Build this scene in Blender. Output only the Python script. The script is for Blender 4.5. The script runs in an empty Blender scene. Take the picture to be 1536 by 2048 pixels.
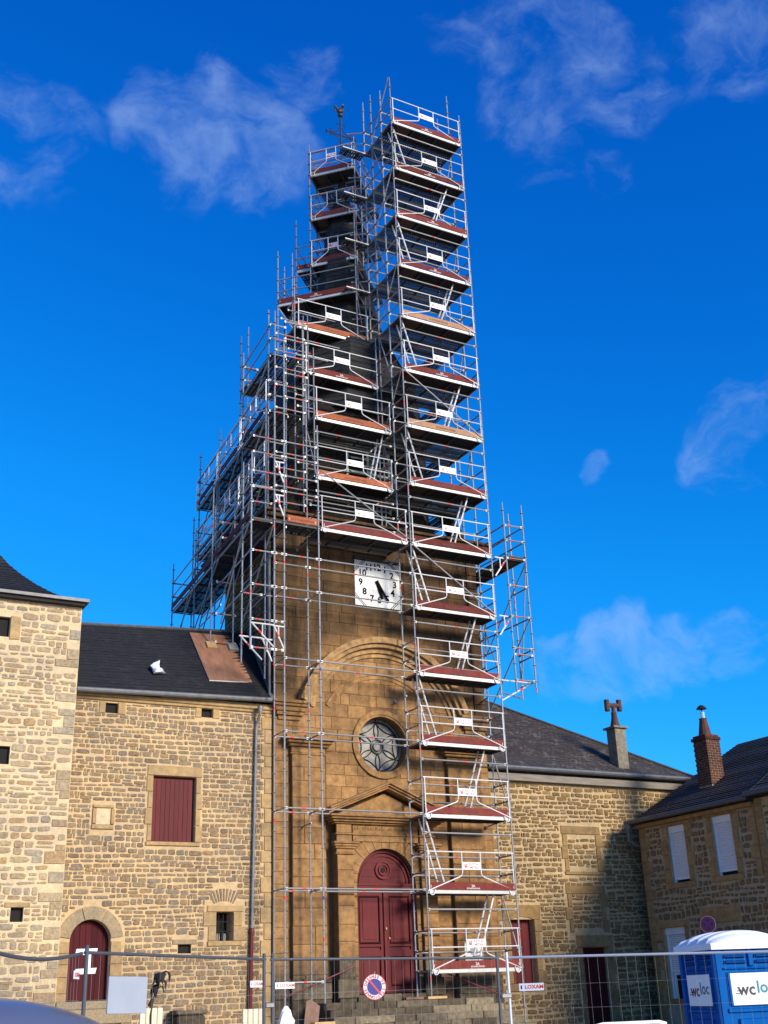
import bpy, math, random
from mathutils import Vector, Matrix
random.seed(7)
sc = bpy.context.scene
C = sc.collection
PI = math.pi
# ------------------------------------------------------------------ camera
cam = bpy.data.cameras.new('camera'); cam.sensor_fit = 'HORIZONTAL'; cam.sensor_width = 36; cam.lens = 54.577
cam.clip_start = .1; cam.clip_end = 3000
co = bpy.data.objects.new('camera', cam); C.objects.link(co)
_r = Vector((0.8794038, -0.4748334, -0.0343831)); _u = Vector((-0.1540385, -0.3521322, 0.9231874)); _f = Vector((0.4504676, 0.8065582, 0.3828091))
co.matrix_world = Matrix(((_r.x, _u.x, -_f.x, 0), (_r.y, _u.y, -_f.y, 0), (_r.z, _u.z, -_f.z, 1.6), (0, 0, 0, 1)))
sc.camera = co
# ------------------------------------------------------------------ light
SUN_AZ, SUN_EL = math.radians(161), math.radians(22)     # azimuth from +Y towards +X
sd = Vector((math.sin(SUN_AZ) * math.cos(SUN_EL), math.cos(SUN_AZ) * math.cos(SUN_EL), math.sin(SUN_EL)))
sl = bpy.data.lights.new('sun', 'SUN'); sl.energy = 4.6; sl.angle = math.radians(17); sl.color = (1, .90, .74)
so = bpy.data.objects.new('sun', sl); C.objects.link(so); so.location = (20, -20, 40)
so.rotation_euler = (-sd).to_track_quat('-Z', 'Y').to_euler()
w = bpy.data.worlds.new('World'); sc.world = w; w.use_nodes = True
N, L = w.node_tree.nodes, w.node_tree.links
N.clear()
out = N.new('ShaderNodeOutputWorld'); bg = N.new('ShaderNodeBackground'); sky = N.new('ShaderNodeTexSky')
sky.sky_type = 'NISHITA'; sky.sun_disc = False; sky.sun_elevation = SUN_EL; sky.sun_rotation = SUN_AZ
sky.air_density = 1.0; sky.dust_density = .25; sky.ozone_density = 3.0; sky.altitude = 300
bg.inputs['Strength'].default_value = .11
def chan(op, a, b):
    n = N.new('ShaderNodeMath'); n.operation = op
    for i_, q in enumerate((a, b)):
        if isinstance(q, (int, float)): n.inputs[i_].default_value = q
        else: L.new(q, n.inputs[i_])
    return n.outputs[0]
# one tone curve per channel over the whole sky: the deep saturated blue of the photograph
sp_ = N.new('ShaderNodeSeparateColor'); L.new(sky.outputs[0], sp_.inputs[0]); cb_ = N.new('ShaderNodeCombineColor')
L.new(chan('MINIMUM', chan('MULTIPLY', chan('POWER', chan('MULTIPLY', sp_.outputs[0], .42), 3.0), .34), sp_.outputs[0]), cb_.inputs[0])
L.new(chan('MINIMUM', chan('MULTIPLY', chan('POWER', chan('MULTIPLY', sp_.outputs[1], .873), 1.4), .885), sp_.outputs[1]), cb_.inputs[1])
L.new(chan('MULTIPLY', chan('POWER', chan('MULTIPLY', sp_.outputs[2], .448), .85), 4.45), cb_.inputs[2])
tc = N.new('ShaderNodeTexCoord')
def vmath(op, a, b=None):
    n = N.new('ShaderNodeVectorMath'); n.operation = op; L.new(a, n.inputs[0])
    if b is not None: n.inputs[1].default_value = b
    return n
def fmath(op, a, b):
    n = N.new('ShaderNodeMath'); n.operation = op
    for i, q in enumerate((a, b)):
        if isinstance(q, (int, float)): n.inputs[i].default_value = q
        else: L.new(q, n.inputs[i])
    return n.outputs[0]
warp = N.new('ShaderNodeTexNoise'); warp.inputs['Scale'].default_value = 9; warp.inputs['Detail'].default_value = 5
L.new(tc.outputs['Generated'], warp.inputs['Vector'])
wv = vmath('SUBTRACT', warp.outputs['Color'], (.5, .5, .5)); ws = vmath('SCALE', wv.outputs[0]); ws.inputs['Scale'].default_value = .10
wd = N.new('ShaderNodeVectorMath'); wd.operation = 'ADD'; L.new(tc.outputs['Generated'], wd.inputs[0]); L.new(ws.outputs[0], wd.inputs[1])
wn = vmath('NORMALIZE', wd.outputs[0])
blobs = [((.2378, .7228, .6489), 5.0, .66), ((.29, .715, .637), 4.4, .72), ((.205, .735, .64), 3.0, .5), ((.4782, .5586, .6777), 5.4, .62), ((.4206, .5682, .7073), 3.4, .55), ((.52, .535, .66), 3.6, .45), ((.3147, .6585, .6836), 2.8, .5),
         ((.1118, .7701, .628), 4.6, .5), ((.6784, .6122, .4062), 3.6, .62), ((.5922, .6965, .4052), 1.3, .6), ((.5859, .7731, .243), 2.6, .75), ((.6117, .751, .2486), 2.6, .85), ((.6396, .7254, .2543), 2.6, .85), ((.6691, .6965, .2591), 2.6, .8), ((.6998, .6644, .2622), 2.6, .75),
         ((.5816, .469, .6647), 3.8, .5), ((.5419, .5817, .6066), 1.9, .45), ((.4911, .6131, .6189), 2.4, .35)]
acc = None
for c, ang, amp in blobs:
    c = Vector(c).normalized()
    d = vmath('DOT_PRODUCT', wn.outputs[0], tuple(c))
    mr = N.new('ShaderNodeMapRange'); mr.interpolation_type = 'SMOOTHERSTEP'
    mr.inputs['From Min'].default_value = math.cos(math.radians(ang)); mr.inputs['From Max'].default_value = 1 - (1 - math.cos(math.radians(ang))) * .05
    mr.inputs['To Max'].default_value = amp
    L.new(d.outputs['Value'], mr.inputs['Value'])
    acc = mr.outputs[0] if acc is None else fmath('MAXIMUM', acc, mr.outputs[0])
mpc = N.new('ShaderNodeMapping'); mpc.inputs['Scale'].default_value = (1, 1, 1.5); L.new(wn.outputs[0], mpc.inputs['Vector'])
cn = N.new('ShaderNodeTexNoise'); cn.inputs['Scale'].default_value = 15; cn.inputs['Detail'].default_value = 9; cn.inputs['Roughness'].default_value = .6
L.new(mpc.outputs[0], cn.inputs['Vector'])
cr = N.new('ShaderNodeMapRange'); cr.interpolation_type = 'SMOOTHSTEP'; cr.inputs['From Min'].default_value = .10; cr.inputs['From Max'].default_value = 1.15
L.new(fmath('ADD', acc, fmath('MULTIPLY', fmath('SUBTRACT', cn.outputs['Fac'], .56), 2.5)), cr.inputs['Value'])
cf = fmath('MULTIPLY', fmath('MULTIPLY', cr.outputs[0], fmath('MINIMUM', fmath('MULTIPLY', acc, 2.2), 1.0)), .36)
cmix = N.new('ShaderNodeMix'); cmix.data_type = 'RGBA'; L.new(cf, cmix.inputs['Factor']); L.new(cb_.outputs[0], cmix.inputs['A'])
cmix.inputs['B'].default_value = (3.6, 5.0, 7.4, 1)
L.new(cmix.outputs['Result'], bg.inputs['Color']); L.new(bg.outputs[0], out.inputs['Surface'])
sc.view_settings.view_transform = 'Standard'; sc.view_settings.look = 'None'; sc.view_settings.exposure = .25; sc.view_settings.gamma = 1
sc.cycles.max_bounces = 6
try: sc.cycles.use_denoising = True
except Exception: pass

# ------------------------------------------------------------------ materials
MATS = {}
OV = {'galv': .22, 'galv_light': .16, 'toe_red': .3, 'toe_orange': .3, 'toe_brown': .25, 'alu': .15, 'door_red': .16, 'door_dark_red': .2, 'deck_ply': .4, 'cream': .1, 'clock_white': .05}
def nmat(name):
    m = bpy.data.materials.new(name); m.use_nodes = True; MATS[name] = m
    return m, m.node_tree.nodes, m.node_tree.links, m.node_tree.nodes['Principled BSDF']
def ramp(n, cols):
    e = n.color_ramp.elements
    while len(e) < len(cols): e.new(.5)
    for i, (p, c) in enumerate(cols): e[i].position = p; e[i].color = (*c, 1)
def noise(n, l, vec, scale, detail=4, rough=.55, size=None):
    t = n.new('ShaderNodeTexNoise'); t.inputs['Scale'].default_value = scale; t.inputs['Detail'].default_value = detail; t.inputs['Roughness'].default_value = rough
    l.new(vec, t.inputs['Vector']); return t
def mixc(n, l, fac, a, b, mode='MIX'):
    x = n.new('ShaderNodeMix'); x.data_type = 'RGBA'; x.blend_type = mode
    for k, q in (('Factor', fac), ('A', a), ('B', b)):
        if isinstance(q, (int, float)): x.inputs[k].default_value = q
        elif isinstance(q, tuple): x.inputs[k].default_value = (*q, 1)
        else: l.new(q, x.inputs[k])
    return x.outputs['Result']
def mrange(n, l, v, a, b, c=0, d=1):
    m = n.new('ShaderNodeMapRange'); l.new(v, m.inputs['Value'])
    for k, q in (('From Min', a), ('From Max', b), ('To Min', c), ('To Max', d)): m.inputs[k].default_value = q
    return m.outputs[0]
def mth(n, l, op, a, b=0.0):
    m = n.new('ShaderNodeMath'); m.operation = op
    for i, q in enumerate((a, b)):
        if isinstance(q, (int, float)): m.inputs[i].default_value = q
        else: l.new(q, m.inputs[i])
    return m.outputs[0]
def bump(n, l, bsdf, h, strength, dist=.02):
    b = n.new('ShaderNodeBump'); b.inputs['Strength'].default_value = strength; b.inputs['Distance'].default_value = dist
    l.new(h, b.inputs['Height']); l.new(b.outputs[0], bsdf.inputs['Normal'])
def simple(name, col, rough=.6, metal=0, nz=0, nscale=8, bs=0, bscale=30, spec=None, streak=None, ov=0):
    ov = ov or OV.get(name, 0)
    m, n, l, b = nmat(name)
    b.inputs['Roughness'].default_value = rough; b.inputs['Metallic'].default_value = metal
    if spec is not None: b.inputs['Specular IOR Level'].default_value = spec
    g = n.new('ShaderNodeNewGeometry'); pos = g.outputs['Position']
    if streak:
        mp = n.new('ShaderNodeMapping'); mp.inputs['Scale'].default_value = streak; l.new(pos, mp.inputs['Vector']); pos = mp.outputs[0]
    if nz:
        t = noise(n, l, pos, nscale, 5, .6)
        f = mrange(n, l, t.outputs['Fac'], .25, .75, 1 - nz, 1 + nz * .7)
        if ov: f = mth(n, l, 'MULTIPLY', f, mrange(n, l, n.new('ShaderNodeObjectInfo').outputs['Random'], 0, 1, 1 - ov, 1 + ov))
        mul = n.new('ShaderNodeVectorMath'); mul.operation = 'SCALE'; mul.inputs[0].default_value = col; l.new(f, mul.inputs['Scale'])
        l.new(mul.outputs[0], b.inputs['Base Color'])
    else: b.inputs['Base Color'].default_value = (*col, 1)
    if bs: bump(n, l, b, noise(n, l, pos, bscale, 5, .6).outputs['Fac'], bs)
    return m
OV_ = None
def rnd(n, l):
    o = n.new('ShaderNodeObjectInfo'); g = n.new('ShaderNodeNewGeometry')
    return mth(n, l, 'FRACT', mth(n, l, 'ADD', o.outputs['Random'], g.outputs['Random Per Island'])), g.outputs['Position']
def stone(name, cols, nscale=14, dark=.55, bs=.5, overlay=None, rough=.9):
    """piece-by-piece colour from a ramp, mottled by noise; weather(n,l,pos,color)->color adds stains and position-based tone"""
    m, n, l, b = nmat(name); b.inputs['Roughness'].default_value = rough; b.inputs['Specular IOR Level'].default_value = .2
    r, pos = rnd(n, l)
    cr = n.new('ShaderNodeValToRGB'); cr.color_ramp.interpolation = 'LINEAR'; ramp(cr, cols); l.new(r, cr.inputs[0])
    t1 = noise(n, l, pos, nscale, 6, .65); t2 = noise(n, l, pos, nscale * 5, 4, .6); t3 = noise(n, l, pos, 1.1, 3)
    c = mixc(n, l, 1.0, cr.outputs[0], mixc(n, l, mrange(n, l, t1.outputs['Fac'], .32, .68), (dark, dark, dark), (1.15, 1.12, 1.08)), 'MULTIPLY')
    c = mixc(n, l, mrange(n, l, t2.outputs['Fac'], .55, .75, 0, .45), c, mixc(n, l, .5, c, (.05, .04, .03)))
    c = mixc(n, l, 1.0, c, mixc(n, l, mrange(n, l, t3.outputs['Fac'], .3, .7), (.86, .86, .88), (1.1, 1.07, 1.0)), 'MULTIPLY')
    if overlay: c = overlay(n, l, pos, c)
    l.new(c, b.inputs['Base Color'])
    h = mth(n, l, 'ADD', t1.outputs['Fac'], mth(n, l, 'MULTIPLY', t2.outputs['Fac'], .5))
    bump(n, l, b, h, bs, .03)
    return m
def sepz(n, l, pos):
    s = n.new('ShaderNodeSeparateXYZ'); l.new(pos, s.inputs[0]); return s
def facade_weather(n, l, pos, c):
    # the upper wall is coated with old brown-black biological growth, the plinth with damp algae
    s = sepz(n, l, pos)
    mp = n.new('ShaderNodeMapping'); mp.inputs['Scale'].default_value = (1.6, 1.6, .45); l.new(pos, mp.inputs['Vector'])
    t = noise(n, l, mp.outputs[0], 1.5, 7, .62); t2 = noise(n, l, pos, 7, 6, .7)
    # distance from the arch centre: growth only outside the big arch
    dx = mth(n, l, 'SUBTRACT', s.outputs[0], 16.2); dz = mth(n, l, 'SUBTRACT', s.outputs[2], 8.55)
    rr = mth(n, l, 'SQRT', mth(n, l, 'ADD', mth(n, l, 'MULTIPLY', dx, dx), mth(n, l, 'MULTIPLY', dz, dz)))
    f = mth(n, l, 'MULTIPLY', mrange(n, l, rr, 2.6, 3.4), mrange(n, l, s.outputs[2], 8.3, 9.6))
    f = mth(n, l, 'MULTIPLY', f, mrange(n, l, mth(n, l, 'ADD', t.outputs['Fac'], mth(n, l, 'MULTIPLY', t2.outputs['Fac'], .3)), .42, .78, .62, 1))
    c = mixc(n, l, mth(n, l, 'MULTIPLY', f, .97), c, mixc(n, l, mrange(n, l, t2.outputs['Fac'], .3, .7), (.018, .011, .006), (.075, .044, .021)))
    ms = n.new('ShaderNodeMapping'); ms.inputs['Scale'].default_value = (5, 5, .28); l.new(pos, ms.inputs['Vector'])
    st = mth(n, l, 'MULTIPLY', mrange(n, l, noise(n, l, ms.outputs[0], 1.4, 5, .65).outputs['Fac'], .5, .72), mrange(n, l, noise(n, l, pos, .55, 4).outputs['Fac'], .38, .6))
    c = mixc(n, l, mth(n, l, 'MULTIPLY', st, .55), c, mixc(n, l, .75, c, (.04, .027, .015)))
    g = mth(n, l, 'MULTIPLY', mrange(n, l, s.outputs[2], 2.75, 2.15), mrange(n, l, t2.outputs['Fac'], .35, .6, .3, .9))
    c = mixc(n, l, g, c, (.075, .062, .045))
    pale = mth(n, l, 'MULTIPLY', mrange(n, l, t2.outputs['Fac'], .63, .72, 0, .35), mrange(n, l, t.outputs['Fac'], .4, .6))
    return mixc(n, l, pale, c, (.33, .28, .2))
def wing_low_dark(n, l, pos, c):  # noise-broken darkening of the wing wall towards its bottom
    s = sepz(n, l, pos); t = noise(n, l, pos, .8, 6, .65)
    f = mth(n, l, 'MULTIPLY', mrange(n, l, s.outputs[2], 6.4, 3.0), mrange(n, l, t.outputs['Fac'], .35, .62))
    return mixc(n, l, mth(n, l, 'MULTIPLY', f, .5), c, mixc(n, l, .55, c, (.03, .027, .022)))
def left_low_dark(n, l, pos, c):  # patchy brown darkening towards the foot of the left walls
    s = sepz(n, l, pos); t = noise(n, l, pos, 1.4, 6, .65)
    f = mth(n, l, 'MULTIPLY', mrange(n, l, s.outputs[2], 3.3, 2.0), mrange(n, l, t.outputs['Fac'], .38, .6))
    return mixc(n, l, mth(n, l, 'MULTIPLY', f, .45), c, mixc(n, l, .6, c, (.09, .05, .02)))

# left buildings: pale lime mortar, grey-brown rubble
stone('rubble_left', [(0, (.26, .18, .105)), (.25, (.33, .24, .14)), (.5, (.28, .23, .165)), (.75, (.36, .235, .12)), (.9, (.25, .205, .155)), (1, (.21, .15, .095))], 16, .55, .6, left_low_dark)
stone('rubble_tower', [(0, (.40, .31, .19)), (.3, (.47, .36, .22)), (.6, (.39, .335, .25)), (.85, (.43, .29, .15)), (1, (.33, .28, .21))], 16, .6, .6, left_low_dark)
stone('mortar_left', [(0, (.53, .385, .21)), (1, (.53, .385, .21))], 9, .86, .35, left_low_dark)
stone('mortar_tower', [(0, (.62, .49, .30)), (1, (.62, .49, .30))], 9, .84, .4, left_low_dark)
stone('rubble_wing', [(0, (.20, .125, .055)), (.35, (.29, .185, .08)), (.6, (.24, .165, .085)), (.85, (.33, .205, .085)), (1, (.16, .115, .065))], 15, .5, .6, wing_low_dark)
stone('mortar_wing', [(0, (.48, .36, .20)), (1, (.48, .36, .20))], 9, .75, .4, wing_low_dark)
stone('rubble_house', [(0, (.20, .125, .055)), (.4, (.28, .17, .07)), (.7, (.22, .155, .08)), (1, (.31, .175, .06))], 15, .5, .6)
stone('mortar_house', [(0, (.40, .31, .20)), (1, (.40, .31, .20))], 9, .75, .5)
stone('ochre', [(0, (.33, .18, .07)), (.4, (.39, .222, .09)), (.7, (.285, .16, .066)), (1, (.36, .21, .09))], 5, .58, .5, facade_weather)
stone('ochre_pale', [(0, (.39, .235, .10)), (.5, (.44, .275, .125)), (1, (.35, .215, .095))], 5, .5, .5)
stone('ochre_joint', [(0, (.20, .115, .05)), (1, (.20, .115, .05))], 6, .7, .35, facade_weather)
stone('dressed_left', [(0, (.40, .27, .125)), (.5, (.44, .305, .15)), (1, (.36, .25, .13))], 7, .75, .35, left_low_dark)
stone('dressed_wing', [(0, (.29, .18, .075)), (.5, (.33, .215, .09)), (1, (.26, .165, .075))], 7, .7, .35, wing_low_dark)
stone('dressed_house', [(0, (.35, .21, .085)), (.5, (.40, .245, .105)), (1, (.31, .19, .08))], 6, .65, .35)
stone('granite', [(0, (.36, .275, .16)), (1, (.31, .25, .165))], 22, .7, .4)
stone('step_stone', [(0, (.125, .10, .07)), (.35, (.08, .065, .045)), (.6, (.15, .125, .088)), (.88, (.27, .225, .15)), (1, (.095, .078, .055))], 9, .5, .5)
stone('render', [(0, (.40, .33, .23)), (1, (.40, .33, .23))], 3, .75, .3)
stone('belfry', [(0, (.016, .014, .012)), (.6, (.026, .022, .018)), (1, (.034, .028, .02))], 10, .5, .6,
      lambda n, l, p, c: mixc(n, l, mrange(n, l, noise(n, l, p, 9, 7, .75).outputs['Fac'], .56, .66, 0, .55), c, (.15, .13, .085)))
stone('brick', [(0, (.10, .038, .026)), (.5, (.14, .055, .036)), (1, (.075, .03, .022))], 14, .6, .5)
stone('brick_mortar', [(0, (.30, .24, .18)), (1, (.30, .24, .18))], 14, .7, .4)
stone('concrete', [(0, (.25, .22, .165)), (1, (.25, .22, .165))], 8, .6, .4)
simple('galv', (.315, .31, .295), .42, .45, .28, 22)
simple('galv_light', (.70, .69, .66), .45, .1, .12, 20)
simple('alu', (.54, .53, .50), .42, .1, .12, 6)
simple('steel_deck', (.05, .052, .055), .7, 0, .3, 9)
simple('red_band', (.72, .05, .03), .5); simple('blue_band', (.03, .05, .5), .5)
simple('deck_ply', (.020, .013, .009), .85, 0, .45, 5, .2, 30)
simple('deck_ply_new', (.07, .036, .016), .7, 0, .3, 5)
simple('toe_red', (.165, .036, .028), .85, 0, .3, 5, 0, 30, .15); simple('toe_orange', (.29, .085, .036), .8, 0, .28, 6, 0, 30, .15)
simple('toe_brown', (.30, .15, .065), .7, 0, .25, 6)
simple('print_dark', (.06, .02, .02), .7); simple('print_white', (.62, .55, .52), .7)
simple('sign_white', (.80, .80, .79), .4); simple('sign_red', (.70, .035, .03), .45)
simple('door_red', (.115, .013, .014), .6, 0, .25, 3, .08, 60, .2, (9, 9, .7))
simple('door_dark_red', (.066, .008, .010), .7, 0, .25, 3, .08, 60, .15, (9, 9, .7))
simple('hole_black', (.010, .009, .008), .95)  # near-black colour standing in for the unlit depth of openings
simple('zinc', (.15, .152, .15), .55, .3, .3, 5); simple('zinc_dark', (.10, .105, .11), .5, .4, .3, 5)
simple('pipe_red', (.14, .015, .018), .45, .1)
simple('grey_wood', (.22, .185, .145), .8, 0, .35, 3, .3, 30, None, (.7, 6, 6))
simple('new_wood', (.55, .34, .14), .7, 0, .25, 6, .2, 30); simple('ply_roof', (.31, .145, .075), .7, 0, .35, 2.2, .15, 20, None, (4, 1, 1))
simple('ply_edge', (.55, .5, .44), .7); simple('grey_block', (.32, .30, .27), .8, 0, .2)
simple('bag_white', (.78, .79, .82), .45, 0, .12, 5)
simple('clock_white', (.68, .68, .64), .55, 0, .14, 3, 0, 30, None, (7, 1, .8)); simple('black_paint', (.006, .006, .006), .9, 0, 0, 8, 0, 30, .05); simple('rust', (.30, .13, .05), .8)
simple('lead', (.02, .02, .022), .5, .3)
simple('window_grey', (.33, .31, .27), .85, 0, .45, 5, 0, 30, .1)
simple('louvre', (.36, .40, .33), .7, 0, .3, 5)
simple('iron', (.022, .020, .02), .6, .4); simple('rooster', (.06, .048, .035), .6, .4, .3, 9)
simple('fence_galv', (.075, .082, .095), .55, .15, .15, 9); simple('fence_galv_lit', (.66, .67, .68), .4, .5)  # second one is the lit copy: sunlight put into the fence colour
simple('wire', (.34, .33, .31), .6, .1)
simple('shutter_white', (.70, .71, .73), .5, 0, .06, 3)
simple('terracotta', (.085, .036, .024), .85, 0, .5, 6, .3)
simple('toilet_blue', (.0, .095, .34), .6, 0, .15, 4, 0, 30, .06); simple('toilet_dark', (.0, .05, .20), .6, 0, .1, 4, 0, 30, .06)
simple('toilet_roof', (.74, .76, .80), .5, 0, .05, 4); simple('teal', (.01, .19, .23), .5); simple('ink', (.015, .016, .02), .5)
simple('sign_back', (.36, .39, .44), .5, .2, .12, 2.5); simple('cream', (.70, .63, .43), .6, 0, .08, 5)
simple('road_blue', (.02, .025, .20), .4); simple('road_red', (.45, .02, .025), .4); simple('road_white', (.72, .66, .66), .45)
simple('dead_leaf', (.013, .011, .008), .8, 0, .3, 20)
simple('board_brown', (.20, .105, .065), .7, 0, .3, 6)
simple('car_paint', (.20, .24, .33), .28, .6, .05, 3); simple('car_glass', (.01, .012, .016), .05); simple('rubber', (.015, .015, .016), .8)
simple('paper', (.60, .63, .60), .6, 0, .05); simple('paper_print', (.30, .27, .36), .6)
simple('ground_mat', (.30, .255, .195), .95, 0, .25, 1.6, .5, 25)
simple('flue_steel', (.75, .74, .70), .25, .9)
def roof_mat(name, c1, c2, lich, lamt, rough, vx, vz, rowh, wid):
    m, n, l, b = nmat(name); b.inputs['Roughness'].default_value = rough
    g = n.new('ShaderNodeNewGeometry'); s = n.new('ShaderNodeSeparateXYZ'); l.new(g.outputs['Position'], s.inputs[0])
    cb = n.new('ShaderNodeCombineXYZ'); l.new(s.outputs[vx], cb.inputs[0]); l.new(mth(n, l, 'MULTIPLY', s.outputs[2], vz), cb.inputs[1])
    bt = n.new('ShaderNodeTexBrick'); l.new(cb.outputs[0], bt.inputs['Vector'])
    for k, v in (('Scale', 1), ('Mortar Size', .006), ('Brick Width', wid), ('Row Height', rowh), ('Bias', 0)): bt.inputs[k].default_value = v
    bt.inputs['Color1'].default_value = (*c1, 1); bt.inputs['Color2'].default_value = (*c2, 1); bt.inputs['Mortar'].default_value = (.006, .006, .007, 1)
    t = noise(n, l, g.outputs['Position'], 2.2, 7, .7); t2 = noise(n, l, g.outputs['Position'], 9, 5, .7)
    c = mixc(n, l, mrange(n, l, mth(n, l, 'ADD', mth(n, l, 'MULTIPLY', t.outputs['Fac'], .7), mth(n, l, 'MULTIPLY', t2.outputs['Fac'], .5)), .63, .73, 0, lamt), bt.outputs['Color'], lich)
    c = mixc(n, l, 1.0, c, mixc(n, l, mrange(n, l, t2.outputs['Fac'], .3, .7), (.6, .6, .6), (1.3, 1.3, 1.3)), 'MULTIPLY')
    l.new(c, b.inputs['Base Color'])
    bump(n, l, b, mth(n, l, 'ADD', mth(n, l, 'MULTIPLY', bt.outputs['Fac'], -1), mth(n, l, 'MULTIPLY', t2.outputs['Fac'], 1.2)), .5, .012)
    return m
roof_mat('slate_new', (.008, .0085, .0095), (.012, .0125, .014), (.028, .027, .027), .4, .7, 0, 1.33, .115, .22)
roof_mat('tile_wing', (.040, .031, .027), (.062, .048, .040), (.17, .165, .12), .6, .75, 0, 1.8, .14, .18)
roof_mat('tile_house', (.032, .027, .025), (.055, .044, .037), (.12, .11, .09), .35, .75, 1, 2.0, .14, .18)
roof_mat('slate_spire', (.007, .007, .007), (.014, .0135, .013), (.035, .033, .028), .4, .85, 0, 1.0, .16, .24)

# ------------------------------------------------------------------ mesh helpers
class MB:
    def __init__(s): s.v = []; s.f = []; s.m = []; s.mi = 0
    def add(s, vs, fs):
        o = len(s.v); s.v += [tuple(p) for p in vs]
        for f in fs: s.f.append(tuple(i + o for i in f)); s.m.append(s.mi)
        return s
    def box(s, x0, x1, y0, y1, z0, z1):
        return s.add([(x0, y0, z0), (x1, y0, z0), (x1, y1, z0), (x0, y1, z0), (x0, y0, z1), (x1, y0, z1), (x1, y1, z1), (x0, y1, z1)],
                     [(0, 3, 2, 1), (4, 5, 6, 7), (0, 1, 5, 4), (1, 2, 6, 5), (2, 3, 7, 6), (3, 0, 4, 7)])
    def bbox(s, x0, x1, y0, y1, z0, z1, b=.01):
        """box with chamfered vertical and horizontal front edges"""
        vs = []
        for z, i in ((z0, b), (z0 + b, 0), (z1 - b, 0), (z1, b)):
            for (x, y) in ((x0 + b + i, y0 + i), (x1 - b - i, y0 + i), (x1 - i, y0 + b + i), (x1 - i, y1 - i), (x0 + i, y1 - i), (x0 + i, y0 + b + i)): vs.append((x, y, z))
        fs = [tuple(range(5, -1, -1)), tuple(range(18, 24))]
        for k in range(3):
            for i in range(6): j = (i + 1) % 6; fs.append((k * 6 + i, k * 6 + j, k * 6 + 6 + j, k * 6 + 6 + i))
        return s.add(vs, fs)
    def tube(s, pts, r, n=8, cap=True):
        pts = [Vector(p) for p in pts]; rings = []
        for i, p in enumerate(pts):
            a = pts[max(i - 1, 0)]; b = pts[min(i + 1, len(pts) - 1)]
            d = (b - a).normalized(); up = Vector((0, 0, 1)) if abs(d.z) < .95 else Vector((1, 0, 0))
            e1 = d.cross(up).normalized(); e2 = d.cross(e1)
            rr = r[i] if isinstance(r, (list, tuple)) else r
            rings.append([p + (e1 * math.cos(2 * PI * k / n) + e2 * math.sin(2 * PI * k / n)) * rr for k in range(n)])
        vs = [q for R_ in rings for q in R_]; fs = []
        for i in range(len(pts) - 1):
            for k in range(n): fs.append((i * n + k, i * n + (k + 1) % n, (i + 1) * n + (k + 1) % n, (i + 1) * n + k))
        if cap: fs += [tuple(range(n - 1, -1, -1)), tuple(range((len(pts) - 1) * n, len(pts) * n))]
        return s.add(vs, fs)
    def prism(s, poly, y0, y1):
        """poly in (x,z), counter-clockwise seen from -y, extruded y0..y1"""
        n = len(poly); vs = [(x, y0, z) for x, z in poly] + [(x, y1, z) for x, z in poly]
        return s.add(vs, [tuple(range(n)), tuple(range(2 * n - 1, n - 1, -1))] + [(i, n + i, n + (i + 1) % n, (i + 1) % n) for i in range(n)])
    def ring(s, cx, cz, r0, r1, a0, a1, y0, y1, n=32):
        for i in range(n):
            a = a0 + (a1 - a0) * i / n; b = a0 + (a1 - a0) * (i + 1) / n
            P = [(cx + r * math.cos(t), cz + r * math.sin(t)) for r, t in ((r0, a), (r1, a), (r1, b), (r0, b))]
            vs = [(x, y0, z) for x, z in P] + [(x, y1, z) for x, z in P]
            f = [(0, 1, 2, 3), (7, 6, 5, 4), (1, 5, 6, 2), (3, 7, 4, 0)]
            if i == 0: f.append((0, 4, 5, 1))
            if i == n - 1: f.append((3, 2, 6, 7))
            s.add(vs, f)
        return s
    def disc(s, cx, cz, r, y0, y1, n=32):
        return s.prism([(cx + r * math.cos(2 * PI * i / n), cz + r * math.sin(2 * PI * i / n)) for i in range(n)], y0, y1)
    def lathe(s, prof, cx, cy, n=16, ph=0, cap=True):
        vs = []; fs = []; m = len(prof)
        for r, z in prof:
            for k in range(n): a = 2 * PI * k / n + ph; vs.append((cx + r * math.cos(a), cy + r * math.sin(a), z))
        for i in range(m - 1):
            for k in range(n): fs.append((i * n + k, i * n + (k + 1) % n, (i + 1) * n + (k + 1) % n, (i + 1) * n + k))
        if cap: fs += [tuple(range(n - 1, -1, -1)), tuple(range((m - 1) * n, m * n))]
        return s.add(vs, fs)
    def mesh(s, name, mats, smooth=False):
        me = bpy.data.meshes.new(name); me.from_pydata(s.v, [], s.f)
        for q in (mats if isinstance(mats, (list, tuple)) else [mats]): me.materials.append(MATS[q])
        if any(s.m): me.polygons.foreach_set('material_index', s.m)
        if smooth: me.polygons.foreach_set('use_smooth', [True] * len(s.f))
        me.update(); return me
BASE = {}
def thing(name, loc, label, cat, group=None):
    o = bpy.data.objects.new(name, None); C.objects.link(o); o.location = loc; o.empty_display_size = .3
    BASE[o.name] = Vector(loc); o['label'] = label; o['category'] = cat
    if group: o['group'] = group
    return o
def tag(o, label, cat, group=None):
    o['label'] = label; o['category'] = cat
    if group: o['group'] = group
    return o
def build(mb, name, mats, parent=None, smooth=False, kind=None, origin=None):
    """world-coordinate mesh -> object with its origin at its own base"""
    if origin is None:
        xs, ys, zs = zip(*mb.v); origin = Vector(((min(xs) + max(xs)) / 2, (min(ys) + max(ys)) / 2, min(zs)))
    origin = Vector(origin); mb.v = [(x - origin.x, y - origin.y, z - origin.z) for x, y, z in mb.v]
    o = bpy.data.objects.new(name, mb.mesh(name, mats, smooth)); C.objects.link(o)
    if parent is not None: o.parent = parent; o.location = origin - BASE[parent.name]
    else: o.location = origin
    BASE[o.name] = origin
    if kind: o['kind'] = kind
    return o
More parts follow.
